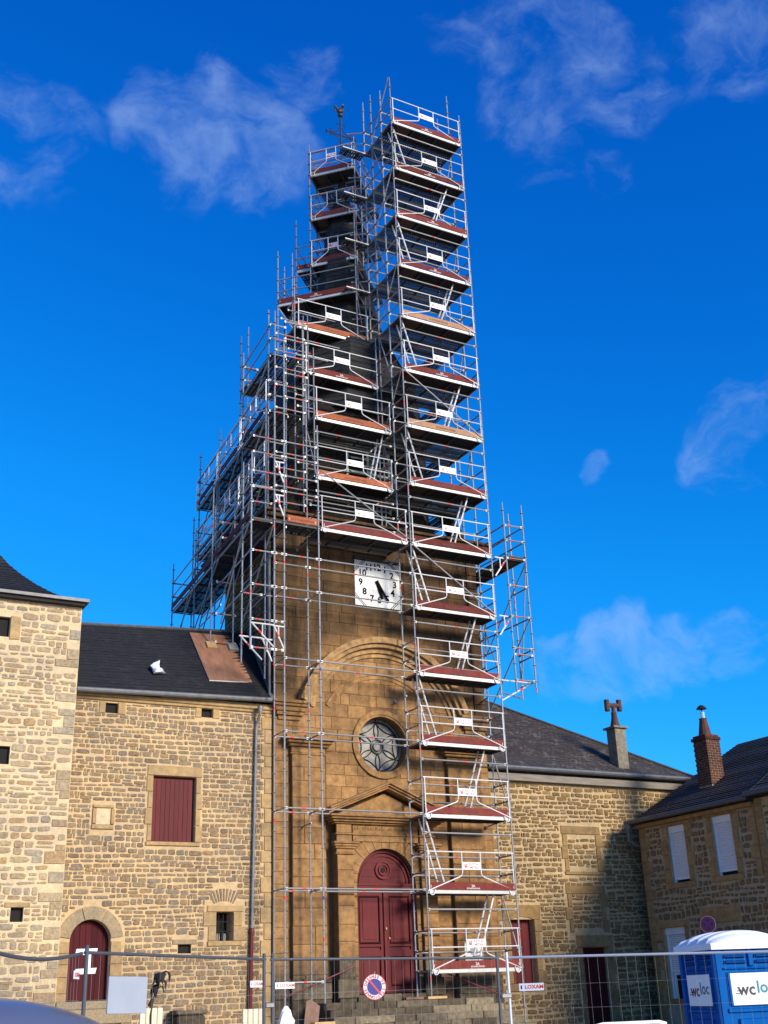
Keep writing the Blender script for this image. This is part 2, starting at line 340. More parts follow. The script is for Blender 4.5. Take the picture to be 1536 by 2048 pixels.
def inst(name, me, parent, loc, rz=0, scale=(1, 1, 1), ry=0):
    o = bpy.data.objects.new(name, me); C.objects.link(o); loc = Vector(loc)
    o.parent = parent; o.location = loc - BASE[parent.name]; o.rotation_euler = (0, ry, rz); o.scale = scale
    BASE[o.name] = loc
    return o
def sub(name, me, parent, loc=(0, 0, 0)):
    o = bpy.data.objects.new(name, me); C.objects.link(o); o.parent = parent; o.location = loc; return o
_txt = {}
def text_geo(s, size):
    """flat filled lettering in local (x,z), centred: list of verts, faces"""
    k = (s, size)
    if k not in _txt:
        cu = bpy.data.curves.new('t', 'FONT'); cu.body = s; cu.size = size; cu.align_x = 'CENTER'; cu.align_y = 'CENTER'; cu.resolution_u = 2; cu.offset = size * .026
        o = bpy.data.objects.new('t', cu); C.objects.link(o); bpy.context.view_layer.update()
        me = o.evaluated_get(bpy.context.evaluated_depsgraph_get()).to_mesh()
        _txt[k] = ([(v.co.x, v.co.y) for v in me.vertices], [tuple(p.vertices) for p in me.polygons])
        bpy.data.objects.remove(o); bpy.data.curves.remove(cu)
    return _txt[k]
def put_text(mb, s, size, x, y, z, sx=1.0, fn=None):
    vs, fs = text_geo(s, size)
    mb.add([(x + a * sx, y, z + b) if fn is None else fn(a * sx, b) for a, b in vs], fs)

# ------------------------------------------------------------------ masonry
def stone_pool(n, seed, mat, nv=9, jit=.10, sq=.55):
    R = random.Random(seed); pool = []
    for q in range(n):
        ring = []; off = R.random() * .3
        for k in range(nv):
            a = 2 * PI * (k + off + R.uniform(-.2, .2)) / nv
            c, s_ = math.cos(a), math.sin(a)
            e = sq
            x = math.copysign(abs(c) ** e, c) * .5; z = math.copysign(abs(s_) ** e, s_) * .5
            ring.append((x * (1 + R.uniform(-jit, .03)), z * (1 + R.uniform(-jit * 1.6, .04))))
        mb = MB(); vs = []
        for y, sc_ in ((.4, 1.0), (-.45, .985), (-1, .86)):
            for x, z in ring: vs.append((x * sc_, y, z * sc_))
        vs.append((R.uniform(-.1, .1), -1.25, R.uniform(-.1, .1)))
        fs = []
        for k in range(2):
            for i in range(nv): j = (i + 1) % nv; fs.append((k * nv + i, k * nv + j, k * nv + nv + j, k * nv + nv + i))
        fs += [(2 * nv + i, 2 * nv + (i + 1) % nv, 3 * nv) for i in range(nv)]
        mb.add(vs, fs); pool.append(mb)
    return pool
def block_pool(n, seed):
    R = random.Random(seed); pool = []
    for q in range(n):
        j = lambda: R.uniform(-.012, .012)
        a = [(-.5 + j(), -.5 + j()), (.5 + j(), -.5 + j()), (.5 + j(), .5 + j()), (-.5 + j(), .5 + j())]
        mb = MB(); vs = [(x, .5, z) for x, z in a] + [(x, -.55, z) for x, z in a] + [(x * .965, -1 + R.uniform(-.06, .06), z * .93) for x, z in a]
        fs = [(8, 9, 10, 11)]
        for k in range(2):
            for i in range(4): jj = (i + 1) % 4; fs.append((k * 4 + i, k * 4 + jj, k * 4 + 4 + jj, k * 4 + 4 + i))
        mb.add(vs, fs); pool.append(mb)
    return pool
def free_spans(u0, u1, v0, v1, holes):
    sp = [(u0, u1)]
    for h in holes:
        if len(h) == 3:                                    # circle
            cu, cv, r = h; dv = 0 if v0 <= cv <= v1 else min(abs(v0 - cv), abs(v1 - cv))
            if dv >= r: continue
            hw = math.sqrt(r * r - dv * dv); a, b = cu - hw, cu + hw
        else:
            a, b, c, d = h
            if v1 <= c + .01 or v0 >= d - .01: continue
        ns = []
        for p, q in sp:
            if b <= p or a >= q: ns.append((p, q)); continue
            if a - p > .07: ns.append((p, a))
            if q - b > .07: ns.append((b, q))
        sp = ns
    return sp
def lay(parent, name, plane, pos, u0, u1, v0, v1, holes, mat, pool, hr, wr, gap, dep, seed, nmax=300, wob=.02, tilt=.03, order=None):
    """courses of single stones on a wall plane; the nmax largest are objects, the rest one joined part"""
    R = random.Random(seed); S = []; v = v0; ci = 0
    meshes = None
    while v < v1 - .04:
        h = min(R.uniform(*hr), v1 - v)
        if v1 - v - h < .05: h = v1 - v
        for a, b in free_spans(u0, u1, v, v + h, holes):
            u = a
            while u < b - .03:
                wd_ = R.uniform(*wr) * (1 if R.random() < .75 else .5)
                if b - u - wd_ < wr[0] * .45: wd_ = b - u
                cu = u + wd_ / 2; dz = wob * (math.sin(cu * 1.7 + ci * .9) + .6 * math.sin(cu * 4.1 + ci * 2.3))
                if hr[0] < .2 and h > .13 and wd_ > .2 and R.random() < .14 and nmax:
                    hs = h * R.uniform(.4, .6)
                    S.append((cu, v + hs / 2 + dz, wd_ - gap, hs - gap * .8)); S.append((cu + R.uniform(-.02, .02), v + hs + (h - hs) / 2 + dz, (wd_ - gap) * R.uniform(.8, 1), h - hs - gap * .8))
                else:
                    sh = 1 if hr[0] > .2 else R.uniform(.86, 1.06)
                    S.append((cu, v + h / 2 + dz, wd_ - gap, (h - gap) * sh))
                u += wd_
        v += h; ci += 1
    S = [s for s in S if s[2] > .03 and s[3] > .02]
    key = order or (lambda s: -s[2] * s[3])
    S.sort(key=key)
    rz = 0 if plane == 'Y' else -PI / 2
    meshes = [mb.mesh(name, mat) for mb in pool]
    rest = MB()
    for i, (cu, cv, sw, sh) in enumerate(S):
        d = dep * R.uniform(.6, 1.25); t = R.uniform(-tilt, tilt); k = R.randrange(len(pool))
        if i < nmax:
            loc = (cu, pos, cv) if plane == 'Y' else (pos, cu, cv)
            inst(name, meshes[k], parent, loc, rz, (sw, d, sh), t)
        else:
            ct, st = math.cos(t), math.sin(t); vs = []
            for x, y, z in pool[k].v:
                x, y, z = x * sw, y * d, z * sh; x, z = x * ct + z * st, -x * st + z * ct
                vs.append((cu + x, pos + y, cv + z) if plane == 'Y' else (pos + y, cu - x, cv + z))
            rest.add(vs, pool[k].f)
    if rest.v: build(rest, name + '_remainder', mat, parent, kind='stuff')
    return len(S)
def wall(mb, plane, pos, thick, u0, u1, v0, v1, holes):
    us = sorted({u0, u1, *[h[0] for h in holes], *[h[1] for h in holes]}); vs = sorted({v0, v1, *[h[2] for h in holes], *[h[3] for h in holes]})
    for j in range(len(vs) - 1):
        run = None
        for i in range(len(us) - 1):
            cu, cv = (us[i] + us[i + 1]) / 2, (vs[j] + vs[j + 1]) / 2
            solid = not any(h[0] < cu < h[1] and h[2] < cv < h[3] for h in holes)
            if solid and run is None: run = us[i]
            if run is not None and (not solid or i == len(us) - 2):
                e = us[i + 1] if solid else us[i]
                if plane == 'Y': mb.box(run, e, pos, pos + thick, vs[j], vs[j + 1])
                else: mb.box(pos, pos + thick, run, e, vs[j], vs[j + 1])
                run = None
    return mb
def arch_fill(mb, cx, zs, r, zt, y0, y1, n=18, hw=None):
    """fills between a semicircular arch and a rectangular opening top"""
    for i in range(n):
        a = PI * i / n; b = PI * (i + 1) / n
        xa, za = cx + r * math.cos(a), zs + r * math.sin(a); xb, zb = cx + r * math.cos(b), zs + r * math.sin(b)
        mb.prism([(xb, zb), (xa, za), (xa, zt), (xb, zt)], y0, y1)
POOL_R = stone_pool(18, 3, None, 10, .11, .46)
POOL_L = stone_pool(18, 5, None, 10, .15, .46)
POOL_B = block_pool(8, 9)
def dress(parent, name, u0, u1, v0, v1, pos, mat, plane='Y', dep=.03):
    me = POOL_B[random.randrange(8)].mesh(name, mat)
    loc = ((u0 + u1) / 2, pos, (v0 + v1) / 2) if plane == 'Y' else (pos, (u0 + u1) / 2, (v0 + v1) / 2)
    return inst(name, me, parent, loc, 0 if plane == 'Y' else -PI / 2, (u1 - u0 - .012, dep, v1 - v0 - .012))
def jambs(parent, u0, u1, v0, v1, pos, mat, wd=.24, plane='Y', lint=.22, sill=.15, seed=1, n=None):
    """dressed surround: lintel, sill and alternating jamb stones; returns the hole it occupies"""
    R = random.Random(seed); H = v1 - v0; n = n or max(2, round(H / .38)); hh = H / n
    for k in range(n):
        for s in (-1, 1):
            ww = wd * (1.25 if (k + (s > 0)) % 2 else .8) * R.uniform(.9, 1.1)
            a, b = (u0 - ww, u0) if s < 0 else (u1, u1 + ww)
            dress(parent, 'jamb_stone', a, b, v0 + k * hh, v0 + (k + 1) * hh, pos, mat, plane)
    if lint: dress(parent, 'lintel', u0 - wd, u1 + wd, v1, v1 + lint, pos, mat, plane, .034)
    if sill: dress(parent, 'sill', u0 - wd * .9, u1 + wd * .9, v0 - sill, v0, pos, mat, plane, .05)
    return (u0 - wd * 1.15, u1 + wd * 1.15, v0 - (sill or 0), v1 + (lint or 0))
def ground_z(x, y):
    t = min(max((y - 20) / 7, 0), 1); t = t * t * (3 - 2 * t)
    return t * (.95 - .03 * (min(max(x, 4), 30) - 8))
# ================================================================== THE SETTING
mb = MB(); GX = [-400, -100, -30, -10, 0, 4, 8, 12, 16, 20, 24, 28, 32, 40, 60, 120, 400]; GY = [-400, -100, -30, 0, 10, 18, 20, 21, 22, 23, 24, 25, 26, 27, 28, 32, 40, 60, 120, 400, 800]
mb.add([(x, y, ground_z(x, y)) for y in GY for x in GX], [(j * len(GX) + i, j * len(GX) + i + 1, (j + 1) * len(GX) + i + 1, (j + 1) * len(GX) + i) for j in range(len(GY) - 1) for i in range(len(GX) - 1)])
g = build(mb, 'ground', 'ground_mat', kind='structure')

def planks(parent, u0, u1, v0, v1, pos, mat, n, name='plank', plane='Y', arch=None, seed=0):
    R = random.Random(seed); wd_ = (u1 - u0) / n
    for k in range(n):
        a, b = u0 + k * wd_ + .004, u0 + (k + 1) * wd_ - .004
        t0 = t1 = v1
        m = MB(); y = pos + R.uniform(-.004, .004)
        if arch:
            cu, zs, r = arch; f = lambda x: zs + math.sqrt(max(r * r - (x - cu) ** 2, 0))
            pts = [(a, v0), (b, v0)] + [(b + (a - b) * i / 4, f(b + (a - b) * i / 4)) for i in range(5)]
            m.prism(pts, y, y + .04)
        elif plane == 'Y': m.box(a, b, y, y + .04, v0, v1)
        else: m.box(y, y + .04, a, b, v0, v1)
        build(m, name, mat, parent)

# ------------------------------------------------------------------ far-left stone tower
T = thing('stone_tower', (5.6, 29.3, .9), 'pale rubble stone tower with flared slate roof at the left edge', 'tower')
holes = [(4.8, 5.40, 10.26, 10.78), (4.9, 5.67, 7.08, 7.52), (6.0, 6.30, 3.46, 3.78)]
mb = wall(MB(), 'Y', 29.3, .6, 3.2, 7.19, .6, 11.25, holes); mb.box(3.2, 7.19, 29.9, 34.3, .6, 11.25)
build(mb, 'wall', 'mortar_tower', T)
for i, h in enumerate(holes):
    build(MB().box(h[0], h[1], 29.42, 29.46, h[2], h[3]), 'opening', 'hole_black', T)  # black plate set shallow: the hole's inner shade is its colour
dress(T, 'jamb_stone', 5.40, 5.66, 10.2, 10.82, 29.3, 'dressed_left'); dress(T, 'lintel', 5.85, 6.45, 3.78, 3.9, 29.3, 'dressed_left')
hh = holes + [(5.40, 5.66, 10.2, 10.82), (5.85, 6.45, 3.78, 3.9)]
z = .9; k = 0
while z < 11.1:                                             # quoins up the right-hand corner
    h = random.uniform(.16, .3); ww = (.34 if k % 2 else .52) * random.uniform(.85, 1.15)
    if random.random() < .35:
        ww *= random.uniform(.7, 1.2); dress(T, 'quoin', 7.19 - ww, 7.185, z, min(z + h, 11.2), 29.3, 'rubble_tower', dep=.022); hh.append((7.19 - ww, 7.2, z, z + h))
    z += h; k += 1
lay(T, 'stone', 'Y', 29.3, 4.7, 7.18, 1.0, 11.2, hh, 'rubble_tower', POOL_L, (.08, .23), (.16, .56), .024, .016, 11, 300, .025, .05)
mb = MB()                                                   # bell-cast pyramid roof in steps of slate
prof = [(2.42, 11.42), (2.2, 11.50), (1.9, 11.65), (1.6, 11.86), (1.25, 12.15), (.9, 12.5), (.6, 12.85), (.3, 13.3), (.05, 13.7)]
pr2 = []
for (r0, z0), (r1, z1) in zip(prof, prof[1:]):
    nn = max(2, int(math.hypot(r1 - r0, z1 - z0) / .12))
    for i in range(nn): t = i / nn; pr2 += [(r0 + (r1 - r0) * t + .012, z0 + (z1 - z0) * t + .006), (r0 + (r1 - r0) * (t + 1 / nn), z0 + (z1 - z0) * (t + 1 / nn))]
mb.lathe([(r * 1.414, z_) for r, z_ in pr2], 4.95, 31.75, 4, PI / 4)
build(mb, 'roof', 'slate_new', T)
build(MB().box(3.0, 7.22, 29.12, 34.4, 11.25, 11.34), 'soffit', 'deck_ply', T)
build(MB().box(2.9, 7.31, 29.04, 29.13, 11.34, 11.42).box(7.22, 7.31, 29.13, 34.4, 11.33, 11.43), 'gutter', 'zinc', T)

# ------------------------------------------------------------------ left stone house with the shutter
YL = 29.6
H = thing('stone_house', (9.95, YL, .9), 'pale rubble stone house with slate roof and red shuttered opening', 'house')
o_door = (7.50, 8.50, 1.70, 3.53); o_sh = (9.40, 10.56, 5.40, 7.06); o_gr = (11.2, 11.66, 3.0, 3.7); o_h1 = (8.04, 8.37, 8.6, 8.87); o_h2 = (10.66, 10.98, 8.68, 8.98); o_lo = (10.2, 10.55, 2.72, 2.93)
holes = [o_door, o_sh, o_gr, o_h1, o_h2, o_lo]
mb = wall(MB(), 'Y', YL, .55, 7.19, 12.72, .6, 9.1, holes); arch_fill(mb, 8.0, 3.03, .5, 3.53, YL, YL + .3)
mb.box(7.2, 12.72, YL + .56, 33.8, .6, 9.1)
mb.prism([(0, 0)] * 3, 0, 0) if False else None
build(mb, 'wall', 'mortar_left', H)
for h in (o_gr, o_h1, o_h2, o_lo): build(MB().box(h[0], h[1], YL + (.4 if h is o_gr else .1), YL + (.44 if h is o_gr else .14), h[2], h[3]), 'opening', 'hole_black', H)  # shallow black plates paint the shade inside the small holes
occ = list(holes)
# arched plank door
D = build(MB().box(7.5, 8.5, YL + .28, YL + .30, 1.7, 3.5), 'door', 'hole_black', H)
planks(D, 7.5, 8.5, 1.72, 3.5, YL + .2, 'door_dark_red', 7, 'plank', arch=(8.0, 3.03, .495), seed=2)
for a0, a1 in ((8, 62), (64, 108), (110, 172)):
    build(MB().ring(8.0, 3.03, .505, .80, math.radians(a0), math.radians(a1), YL - .03, YL + .1, 8), 'voussoir', 'granite', H)
occ.append((8.0, 3.03, .84))
for s in (-1, 1):
    z = 1.15
    for hq in (.42, .30, .36, .28, .25, .27):
        ww = random.uniform(.24, .36); a, b = (7.5 - ww, 7.5) if s < 0 else (8.5, 8.5 + ww * .9)
        a = max(a, 7.2); dress(H, 'jamb_stone', a, b, z, z + hq, YL, 'dressed_left'); occ.append((a, b, z, z + hq)); z += hq
build(MB().bbox(7.2, 8.75, YL - .35, YL - .001, 1.52, 1.70, .015), 'doorstep', 'granite', H); build(MB().bbox(7.2, 8.9, YL - .7, YL - .001, 1.2, 1.519, .015), 'doorstep', 'granite', H)
# white cross-bar marks on the door
build(MB().prism([(7.70, 2.73), (8.22, 2.74), (8.24, 2.88), (7.73, 2.87)], YL + .185, YL + .194).prism([(7.69, 2.30), (8.21, 2.31), (8.24, 2.44), (7.74, 2.42)], YL + .185, YL + .194).prism([(7.93, 2.43), (8.09, 2.43), (8.09, 2.74), (7.93, 2.74)], YL + .186, YL + .193), 'white_marking', 'sign_white', D)
# shuttered opening
S = build(MB().box(9.4, 10.56, YL + .26, YL + .28, 5.4, 7.06), 'shutter', 'hole_black', H)
planks(S, 9.4, 10.5, 5.4, 7.0, YL + .09, 'door_red', 9, 'plank', seed=4)
build(MB().box(9.4, 10.56, YL + .12, YL + .25, 7.0, 7.06), 'shutter_rail', 'door_dark_red', S)
occ.append(jambs(H, 9.40, 10.56, 5.4, 7.06, YL, 'dressed_left', .16, lint=.27, sill=.10, seed=3))
occ.append(jambs(H, 11.2, 11.66, 3.0, 3.7, YL, 'dressed_left', .27, lint=.16, sill=.12, seed=5, n=2))
G = build(MB().tube([(11.32, YL + .15, 3.0), (11.32, YL + .15, 3.7)], .012, 6).tube([(11.44, YL + .15, 3.0), (11.44, YL + .15, 3.7)], .012, 6).tube([(11.55, YL + .15, 3.0), (11.55, YL + .15, 3.7)], .012, 6).tube([(11.2, YL + .15, 3.24), (11.66, YL + .15, 3.24)], .01, 6).tube([(11.2, YL + .15, 3.47), (11.66, YL + .15, 3.47)], .01, 6), 'window_grille', 'iron', H)
build(MB().lathe([(.05, 3.0), (.06, 3.1), (.05, 3.2)], 11.36, YL + .3, 10).lathe([(.05, 3.0), (.06, 3.1), (.05, 3.2)], 11.52, YL + .3, 10), 'jar', 'grey_block', H)
for o_ in (o_h1, o_h2):
    dress(H, 'jamb_stone', o_[0] - .17, o_[0], o_[2] - .02, o_[3] + .03, YL, 'dressed_left'); dress(H, 'jamb_stone', o_[1], o_[1] + .2, o_[2] - .02, o_[3] + .03, YL, 'dressed_left')
    occ.append((o_[0] - .18, o_[1] + .21, o_[2] - .02, o_[3] + .03))
dress(H, 'lintel', 10.05, 10.7, 2.93, 3.05, YL, 'granite'); occ.append((10.05, 10.7, 2.93, 3.05))
# blind niche
build(MB().box(7.96, 8.32, YL - .012, YL + .02, 5.78, 6.18), 'niche_panel', 'mortar_tower', H)
for a, b, c, d in ((7.86, 8.40, 6.18, 6.26), (7.84, 8.42, 5.66, 5.77), (7.86, 7.95, 5.78, 6.17), (8.33, 8.42, 5.78, 6.17)): dress(H, 'niche_frame', a, b, c, d, YL, 'dressed_left', dep=.05)
occ.append((7.82, 8.44, 5.64, 6.28))
for k in range(9):                                           # relieving arch of thin stones on edge over the grille
    a = math.radians(62 + k * 7); m = MB(); cx, cz = 11.4, 3.45
    P = lambda r, t: (cx + r * math.cos(t), cz + r * math.sin(t))
    m.prism([P(.52, a + .04), P(.52, a - .025), P(.82, a - .025), P(.82, a + .04)], YL - .02, YL + .05); build(m, 'arch_stone', 'rubble_left', H)
occ.append((11.1, 11.75, 3.92, 4.28))
z = .9; k = 0
while z < 8.9:                                               # quoins at the right end
    h = random.uniform(.28, .42); ww = .3 if k % 2 else .2
    dress(H, 'quoin', 12.70 - ww, 12.71, z, z + h, YL, 'dressed_left'); occ.append((12.7 - ww, 12.72, z, z + h)); z += h; k += 1
lay(H, 'stone', 'Y', YL, 7.21, 12.7, .95, 8.9, occ, 'rubble_left', POOL_R, (.07, .165), (.10, .40), .017, .016, 21, 300, .02, .04)
build(MB().bbox(7.2, 12.72, YL - .06, YL + .2, 8.92, 9.0, .015).bbox(7.2, 12.72, YL - .11, YL + .2, 9.0, 9.1, .02).box(9.5, 12.72, YL - .1, YL + .2, 9.1, 9.15), 'eaves_moulding', 'dressed_left', H)
def courses(mb, A, B, C_, D_, rows, lift=.014):
    """stepped roof courses; A,B eave ends, C_,D_ ridge ends"""
    A, B, C_, D_ = map(Vector, (A, B, C_, D_)); nrm = (B - A).cross(D_ - A).normalized()
    if nrm.z < 0: nrm = -nrm
    RC = random.Random(rows); lift0 = lift
    for k in range(rows):
        t0, t1 = k / rows, (k + 1) / rows; lift = lift0 * RC.uniform(.6, 1.6)
        p = [A.lerp(D_, t0) + nrm * lift, B.lerp(C_, t0) + nrm * lift, B.lerp(C_, t1), A.lerp(D_, t1)]
        q = [A.lerp(D_, t0), B.lerp(C_, t0)]
        mb.add([*p, *q], [(0, 1, 2, 3), (4, 5, 1, 0)])
RZ = 11.53; RY = 31.7; RZ2 = 11.87
mb = MB(); courses(mb, (7.19, YL - .2, 9.06), (12.74, YL - .2, 9.22), (12.95, RY, RZ2), (7.19, RY, RZ), 24, .008)
mb.add([(7.19, RY, RZ), (12.95, RY, RZ2), (13.0, 33.9, 9.0), (7.19, 33.9, 9.0)], [(0, 1, 2, 3)])
build(mb, 'roof', 'slate_new', H)
build(MB().tube([(7.2, RY, RZ + .01), (12.9, RY, RZ2 + .01)], .05, 8), 'ridge', 'zinc_dark', H)
build(MB().tube([(7.2, YL - .27, 9.09), (12.78, YL - .27, 9.25)], .07, 10), 'gutter', 'zinc', H)
# flashing up the tower wall, downpipe
build(MB().add([(12.6, YL - .22, 9.27), (12.73, YL - .22, 9.33), (12.9, RY, RZ2 + .16), (12.78, RY, RZ2 + .05)], [(0, 1, 2, 3)]), 'flashing', 'zinc', H)
P = build(MB().lathe([(.03, 8.8), (.075, 9.02), (.08, 9.05)], 12.27, YL - .24, 10).tube([(12.27, YL - .24, 8.85), (12.24, YL - .10, 8.62), (12.22, YL - .09, 8.5), (12.14, YL - .09, 3.26)], .036, 10), 'downpipe', 'galv', H)
build(MB().tube([(12.14, YL - .09, 3.3), (12.10, YL - .09, .75)], .05, 10).lathe([(.066, 3.2), (.066, 3.28)], 12.14, YL - .09, 10), 'red_lower_pipe', 'pipe_red', P)

# ------------------------------------------------------------------ church tower
YW = 29.5
CH = thing('church_tower', (16.2, 32, .6), 'ochre stone church tower with white square clock, round window and slate spire behind scaffolding', 'church')
RX, RZc, RR = 16.13, 8.27, .80
DX, DZ, DR = 15.97, 4.42, .91
holes = [(RX - RR, RX + RR, RZc - RR, RZc + RR), (DX - DR, DX + DR, .6, DZ + DR), (15.38, 17.0, 12.42, 13.92)]
mb = wall(MB(), 'Y', YW, .9, 12.72, 19.72, .4, 14.5, holes)
def circle_fill(mb, cx, cz, r, y0, y1, n=40):
    sq = lambda a: (cx + r * math.cos(a) / max(abs(math.cos(a)), abs(math.sin(a))), cz + r * math.sin(a) / max(abs(math.cos(a)), abs(math.sin(a))))
    for i in range(n):
        a, b = 2 * PI * i / n, 2 * PI * (i + 1) / n
        c = lambda t: (cx + r * math.cos(t), cz + r * math.sin(t))
        mb.prism([c(a), sq(a), sq(b), c(b)], y0, y1)
circle_fill(mb, RX, RZc, RR, YW, YW + .4)
arch_fill(mb, DX, DZ, DR, DZ + DR, YW, YW + .8)
v0 = len(mb.v)
mb.add([(12.72, 30.4, .4), (19.72, 30.4, .4), (19.9, 34.5, .4), (13.15, 34.5, .4), (12.80, 30.4, 14.5), (19.72, 30.4, 14.5), (19.9, 34.5, 14.5), (13.15, 34.5, 14.5)], [(0, 3, 2, 1), (4, 5, 6, 7), (0, 1, 5, 4), (1, 2, 6, 5), (2, 3, 7, 6), (3, 0, 4, 7)])
build(mb, 'wall', 'ochre_joint', CH)
occ = [(RX, RZc, RR + .05), (14.35, 17.6, 1.0, 6.2), (15.3, 17.06, 12.36, 14.0), (13.16, 14.3, 1.0, 8.3), (18.16, 19.34, 1.0, 8.3)]
lay(CH, 'ashlar_block', 'Y', YW, 12.74, 19.70, 1.0, 14.45, occ, 'ochre', POOL_B, (.27, .40), (.42, .95), .010, .016, 31, 300, 0, .002)
n0 = set(o_.name for o_ in CH.children)
lay(CH, 'side_stone', 'X', 12.72, 29.9, 34.4, 8.6, 14.4, [], 'rubble_wing', POOL_R, (.12, .22), (.2, .5), .03, .02, 33, 0, .02, .03)
for o_ in CH.children:
    if o_.name.startswith('side_stone'):
        for v in o_.data.vertices:
            v.co.x += .085 * (v.co.y + BASE[o_.name].y - YW)
def stack(parent, name, mat, x0, x1, y, prof, back=None):
    """horizontal moulding: prof = [(z0,z1,projection)], returns with matching side projections"""
    m = MB()
    for z0, z1, p in prof: m.bbox(x0 - p, x1 + p, y - p, back or y + .05, z0, z1 - .0015, min(.012, (z1 - z0) * .3))
    return build(m, name, mat, parent)
# giant order pilasters with their own courses, capitals, imposts
for px0, px1 in ((13.22, 14.22), (18.22, 19.28)):
    build(MB().box(px0 + .01, px1 - .01, YW - .13, YW - .001, .9, 7.85), 'pilaster', 'ochre_joint', CH)
    z = .95
    while z < 7.7:
        h = min(random.uniform(.34, .46), 7.85 - z); s = px0 + (px1 - px0) * random.choice((.35, .5, .65, 1, 1))
        for a, b in (((px0, s), (s, px1)) if s < px1 - .05 else ((px0, px1),)): dress(CH, 'pilaster_block', a, b, z, z + h, YW - .13, 'ochre', dep=.022)
        z += h
    stack(CH, 'capital', 'ochre', px0, px1, YW - .13, [(7.80, 7.86, .05), (7.86, 8.02, .015), (8.02, 8.10, .10), (8.10, 8.19, .17), (8.19, 8.30, .26)])
for a, b in ((12.86, 13.50), (18.98, 19.62)):
    stack(CH, 'impost', 'ochre', a, b, YW - .05, [(8.76, 8.88, .02), (8.88, 8.99, .09), (8.99, 9.12, .14), (9.12, 9.2, .2), (9.2, 9.29, .25)])
# big arch mouldings and the inner arch
AR = math.radians
for r0, r1, p in ((2.72, 2.90, .34), (2.60, 2.72, .25), (2.46, 2.60, .13), (2.34, 2.46, .06)):
    build(MB().ring(16.2, 8.5, r0, r1, AR(17), AR(163), YW - p, YW, 48), 'archivolt', 'ochre_pale', CH)
for r0, r1, p in ((1.99, 2.06, .06), (1.88, 1.99, .035)):
    build(MB().ring(16.12, 8.3, r0, r1, AR(29), AR(151), YW - p, YW, 36), 'inner_arch', 'ochre', CH)
# corner strips and top cornice
for a, b in ((12.70, 13.12), (19.36, 19.74)):
    z = 9.32
    while z < 14.3:
        h = min(random.uniform(.34, .5), 14.44 - z); dress(CH, 'corner_block', a, b, z, z + h, YW - .03, 'ochre', dep=.03); z += h
stack(CH, 'cornice', 'ochre', 12.72, 19.74, YW, [(14.42, 14.50, .05), (14.50, 14.60, .10), (14.60, 14.72, .22), (14.72, 14.86, .34), (14.86, 14.95, .42)], 34.6)
# round window
RW = build(MB().ring(RX, RZc, .80, .86, 0, 2 * PI, YW - .05, YW + .06, 48).ring(RX, RZc, .86, .985, 0, 2 * PI, YW - .075, YW, 48), 'round_window', 'ochre', CH)
build(MB().disc(RX, RZc, .80, YW + .34, YW + .37, 48), 'glass', 'window_grey', RW)
m = MB(); yy = YW + .325; R0 = .70
def arc(p, q, bulge, n=8):
    p, q = Vector(p), Vector(q); d = q - p; nn = Vector((-d.y, d.x))
    return [(RX + a.x, yy, RZc + a.y) for a in (p + d * (i / n) + nn * bulge * 4 * (i / n) * (1 - i / n) for i in range(n + 1))]
VX = [(R0 * math.cos(PI / 2 + k * PI / 3 + .03), R0 * math.sin(PI / 2 + k * PI / 3 + .03)) for k in range(6)]
for k in range(6):
    a = PI / 2 + k * PI / 3 + .03; c0 = (.19 * math.cos(a), .19 * math.sin(a))
    for b in (-.14, .14): m.tube(arc(c0, VX[k], b), .015, 6)
    for b in (-.13, .13): m.tube(arc(VX[k], VX[(k + 1) % 6], b), .015, 6)
    m.tube([(RX + VX[k][0], yy, RZc + VX[k][1]), (RX + VX[k][0] * 1.14, yy, RZc + VX[k][1] * 1.14)], .014, 6)
build(m, 'tracery', 'lead', RW)
build(MB().ring(RX, RZc, .185, .215, 0, 2 * PI, YW + .29, YW + .335, 24).ring(RX, RZc, .115, .14, 0, 2 * PI, YW + .29, YW + .335, 24).ring(RX, RZc, .70, .725, 0, 2 * PI, YW + .30, YW + .335, 48), 'centre_rings', 'lead', RW)
build(MB().disc(RX, RZc, .115, YW + .315, YW + .339, 24), 'centre_boss', 'window_grey', RW)
# clock
cx0, cx1, cz0, cz1 = 15.40, 16.98, 12.44, 13.88
CK = build(MB().box(cx0, cx1, YW + .05, YW + .12, cz0, cz1), 'clock', 'clock_white', CH)
build(MB().box(15.33, 17.05, YW - .10, YW + .1, 13.89, 13.95), 'clock_hood', 'lead', CK)
for k in range(6): build(MB().box(cx0 + k * .2634, cx0 + (k + 1) * .2634 - .004, YW + .042, YW + .06, cz0, cz1), 'face_board', 'clock_white', CK)
fr = {12: (.49, .12), 1: (.66, .15), 2: (.81, .27), 3: (.87, .46), 4: (.82, .65), 5: (.70, .80), 6: (.52, .84), 7: (.36, .83), 8: (.205, .69), 9: (.125, .49), 10: (.165, .28), 11: (.31, .14)}
m = MB(); W_, H_ = cx1 - cx0, cz1 - cz0
for nn, (fx, fy) in fr.items(): put_text(m, str(nn), .30, cx0 + fx * W_, YW + .036, cz1 - fy * H_, .95)
build(m, 'numerals', 'black_paint', CK)
m = MB()
for sx in (0, 1):
    for sz in (0, 1):
        for d in (.30, .37):
            px = cx0 + d if sx == 0 else cx1 - d; pz = cz0 + d if sz == 0 else cz1 - d
            ex = cx0 if sx == 0 else cx1; ez = cz0 if sz == 0 else cz1
            m.tube([(px, YW + .04, ez), (ex, YW + .04, pz)], .011, 4)
build(m, 'corner_lines', 'black_paint', CK)
ccx, ccz = cx0 + .49 * W_, cz0 + .52 * H_
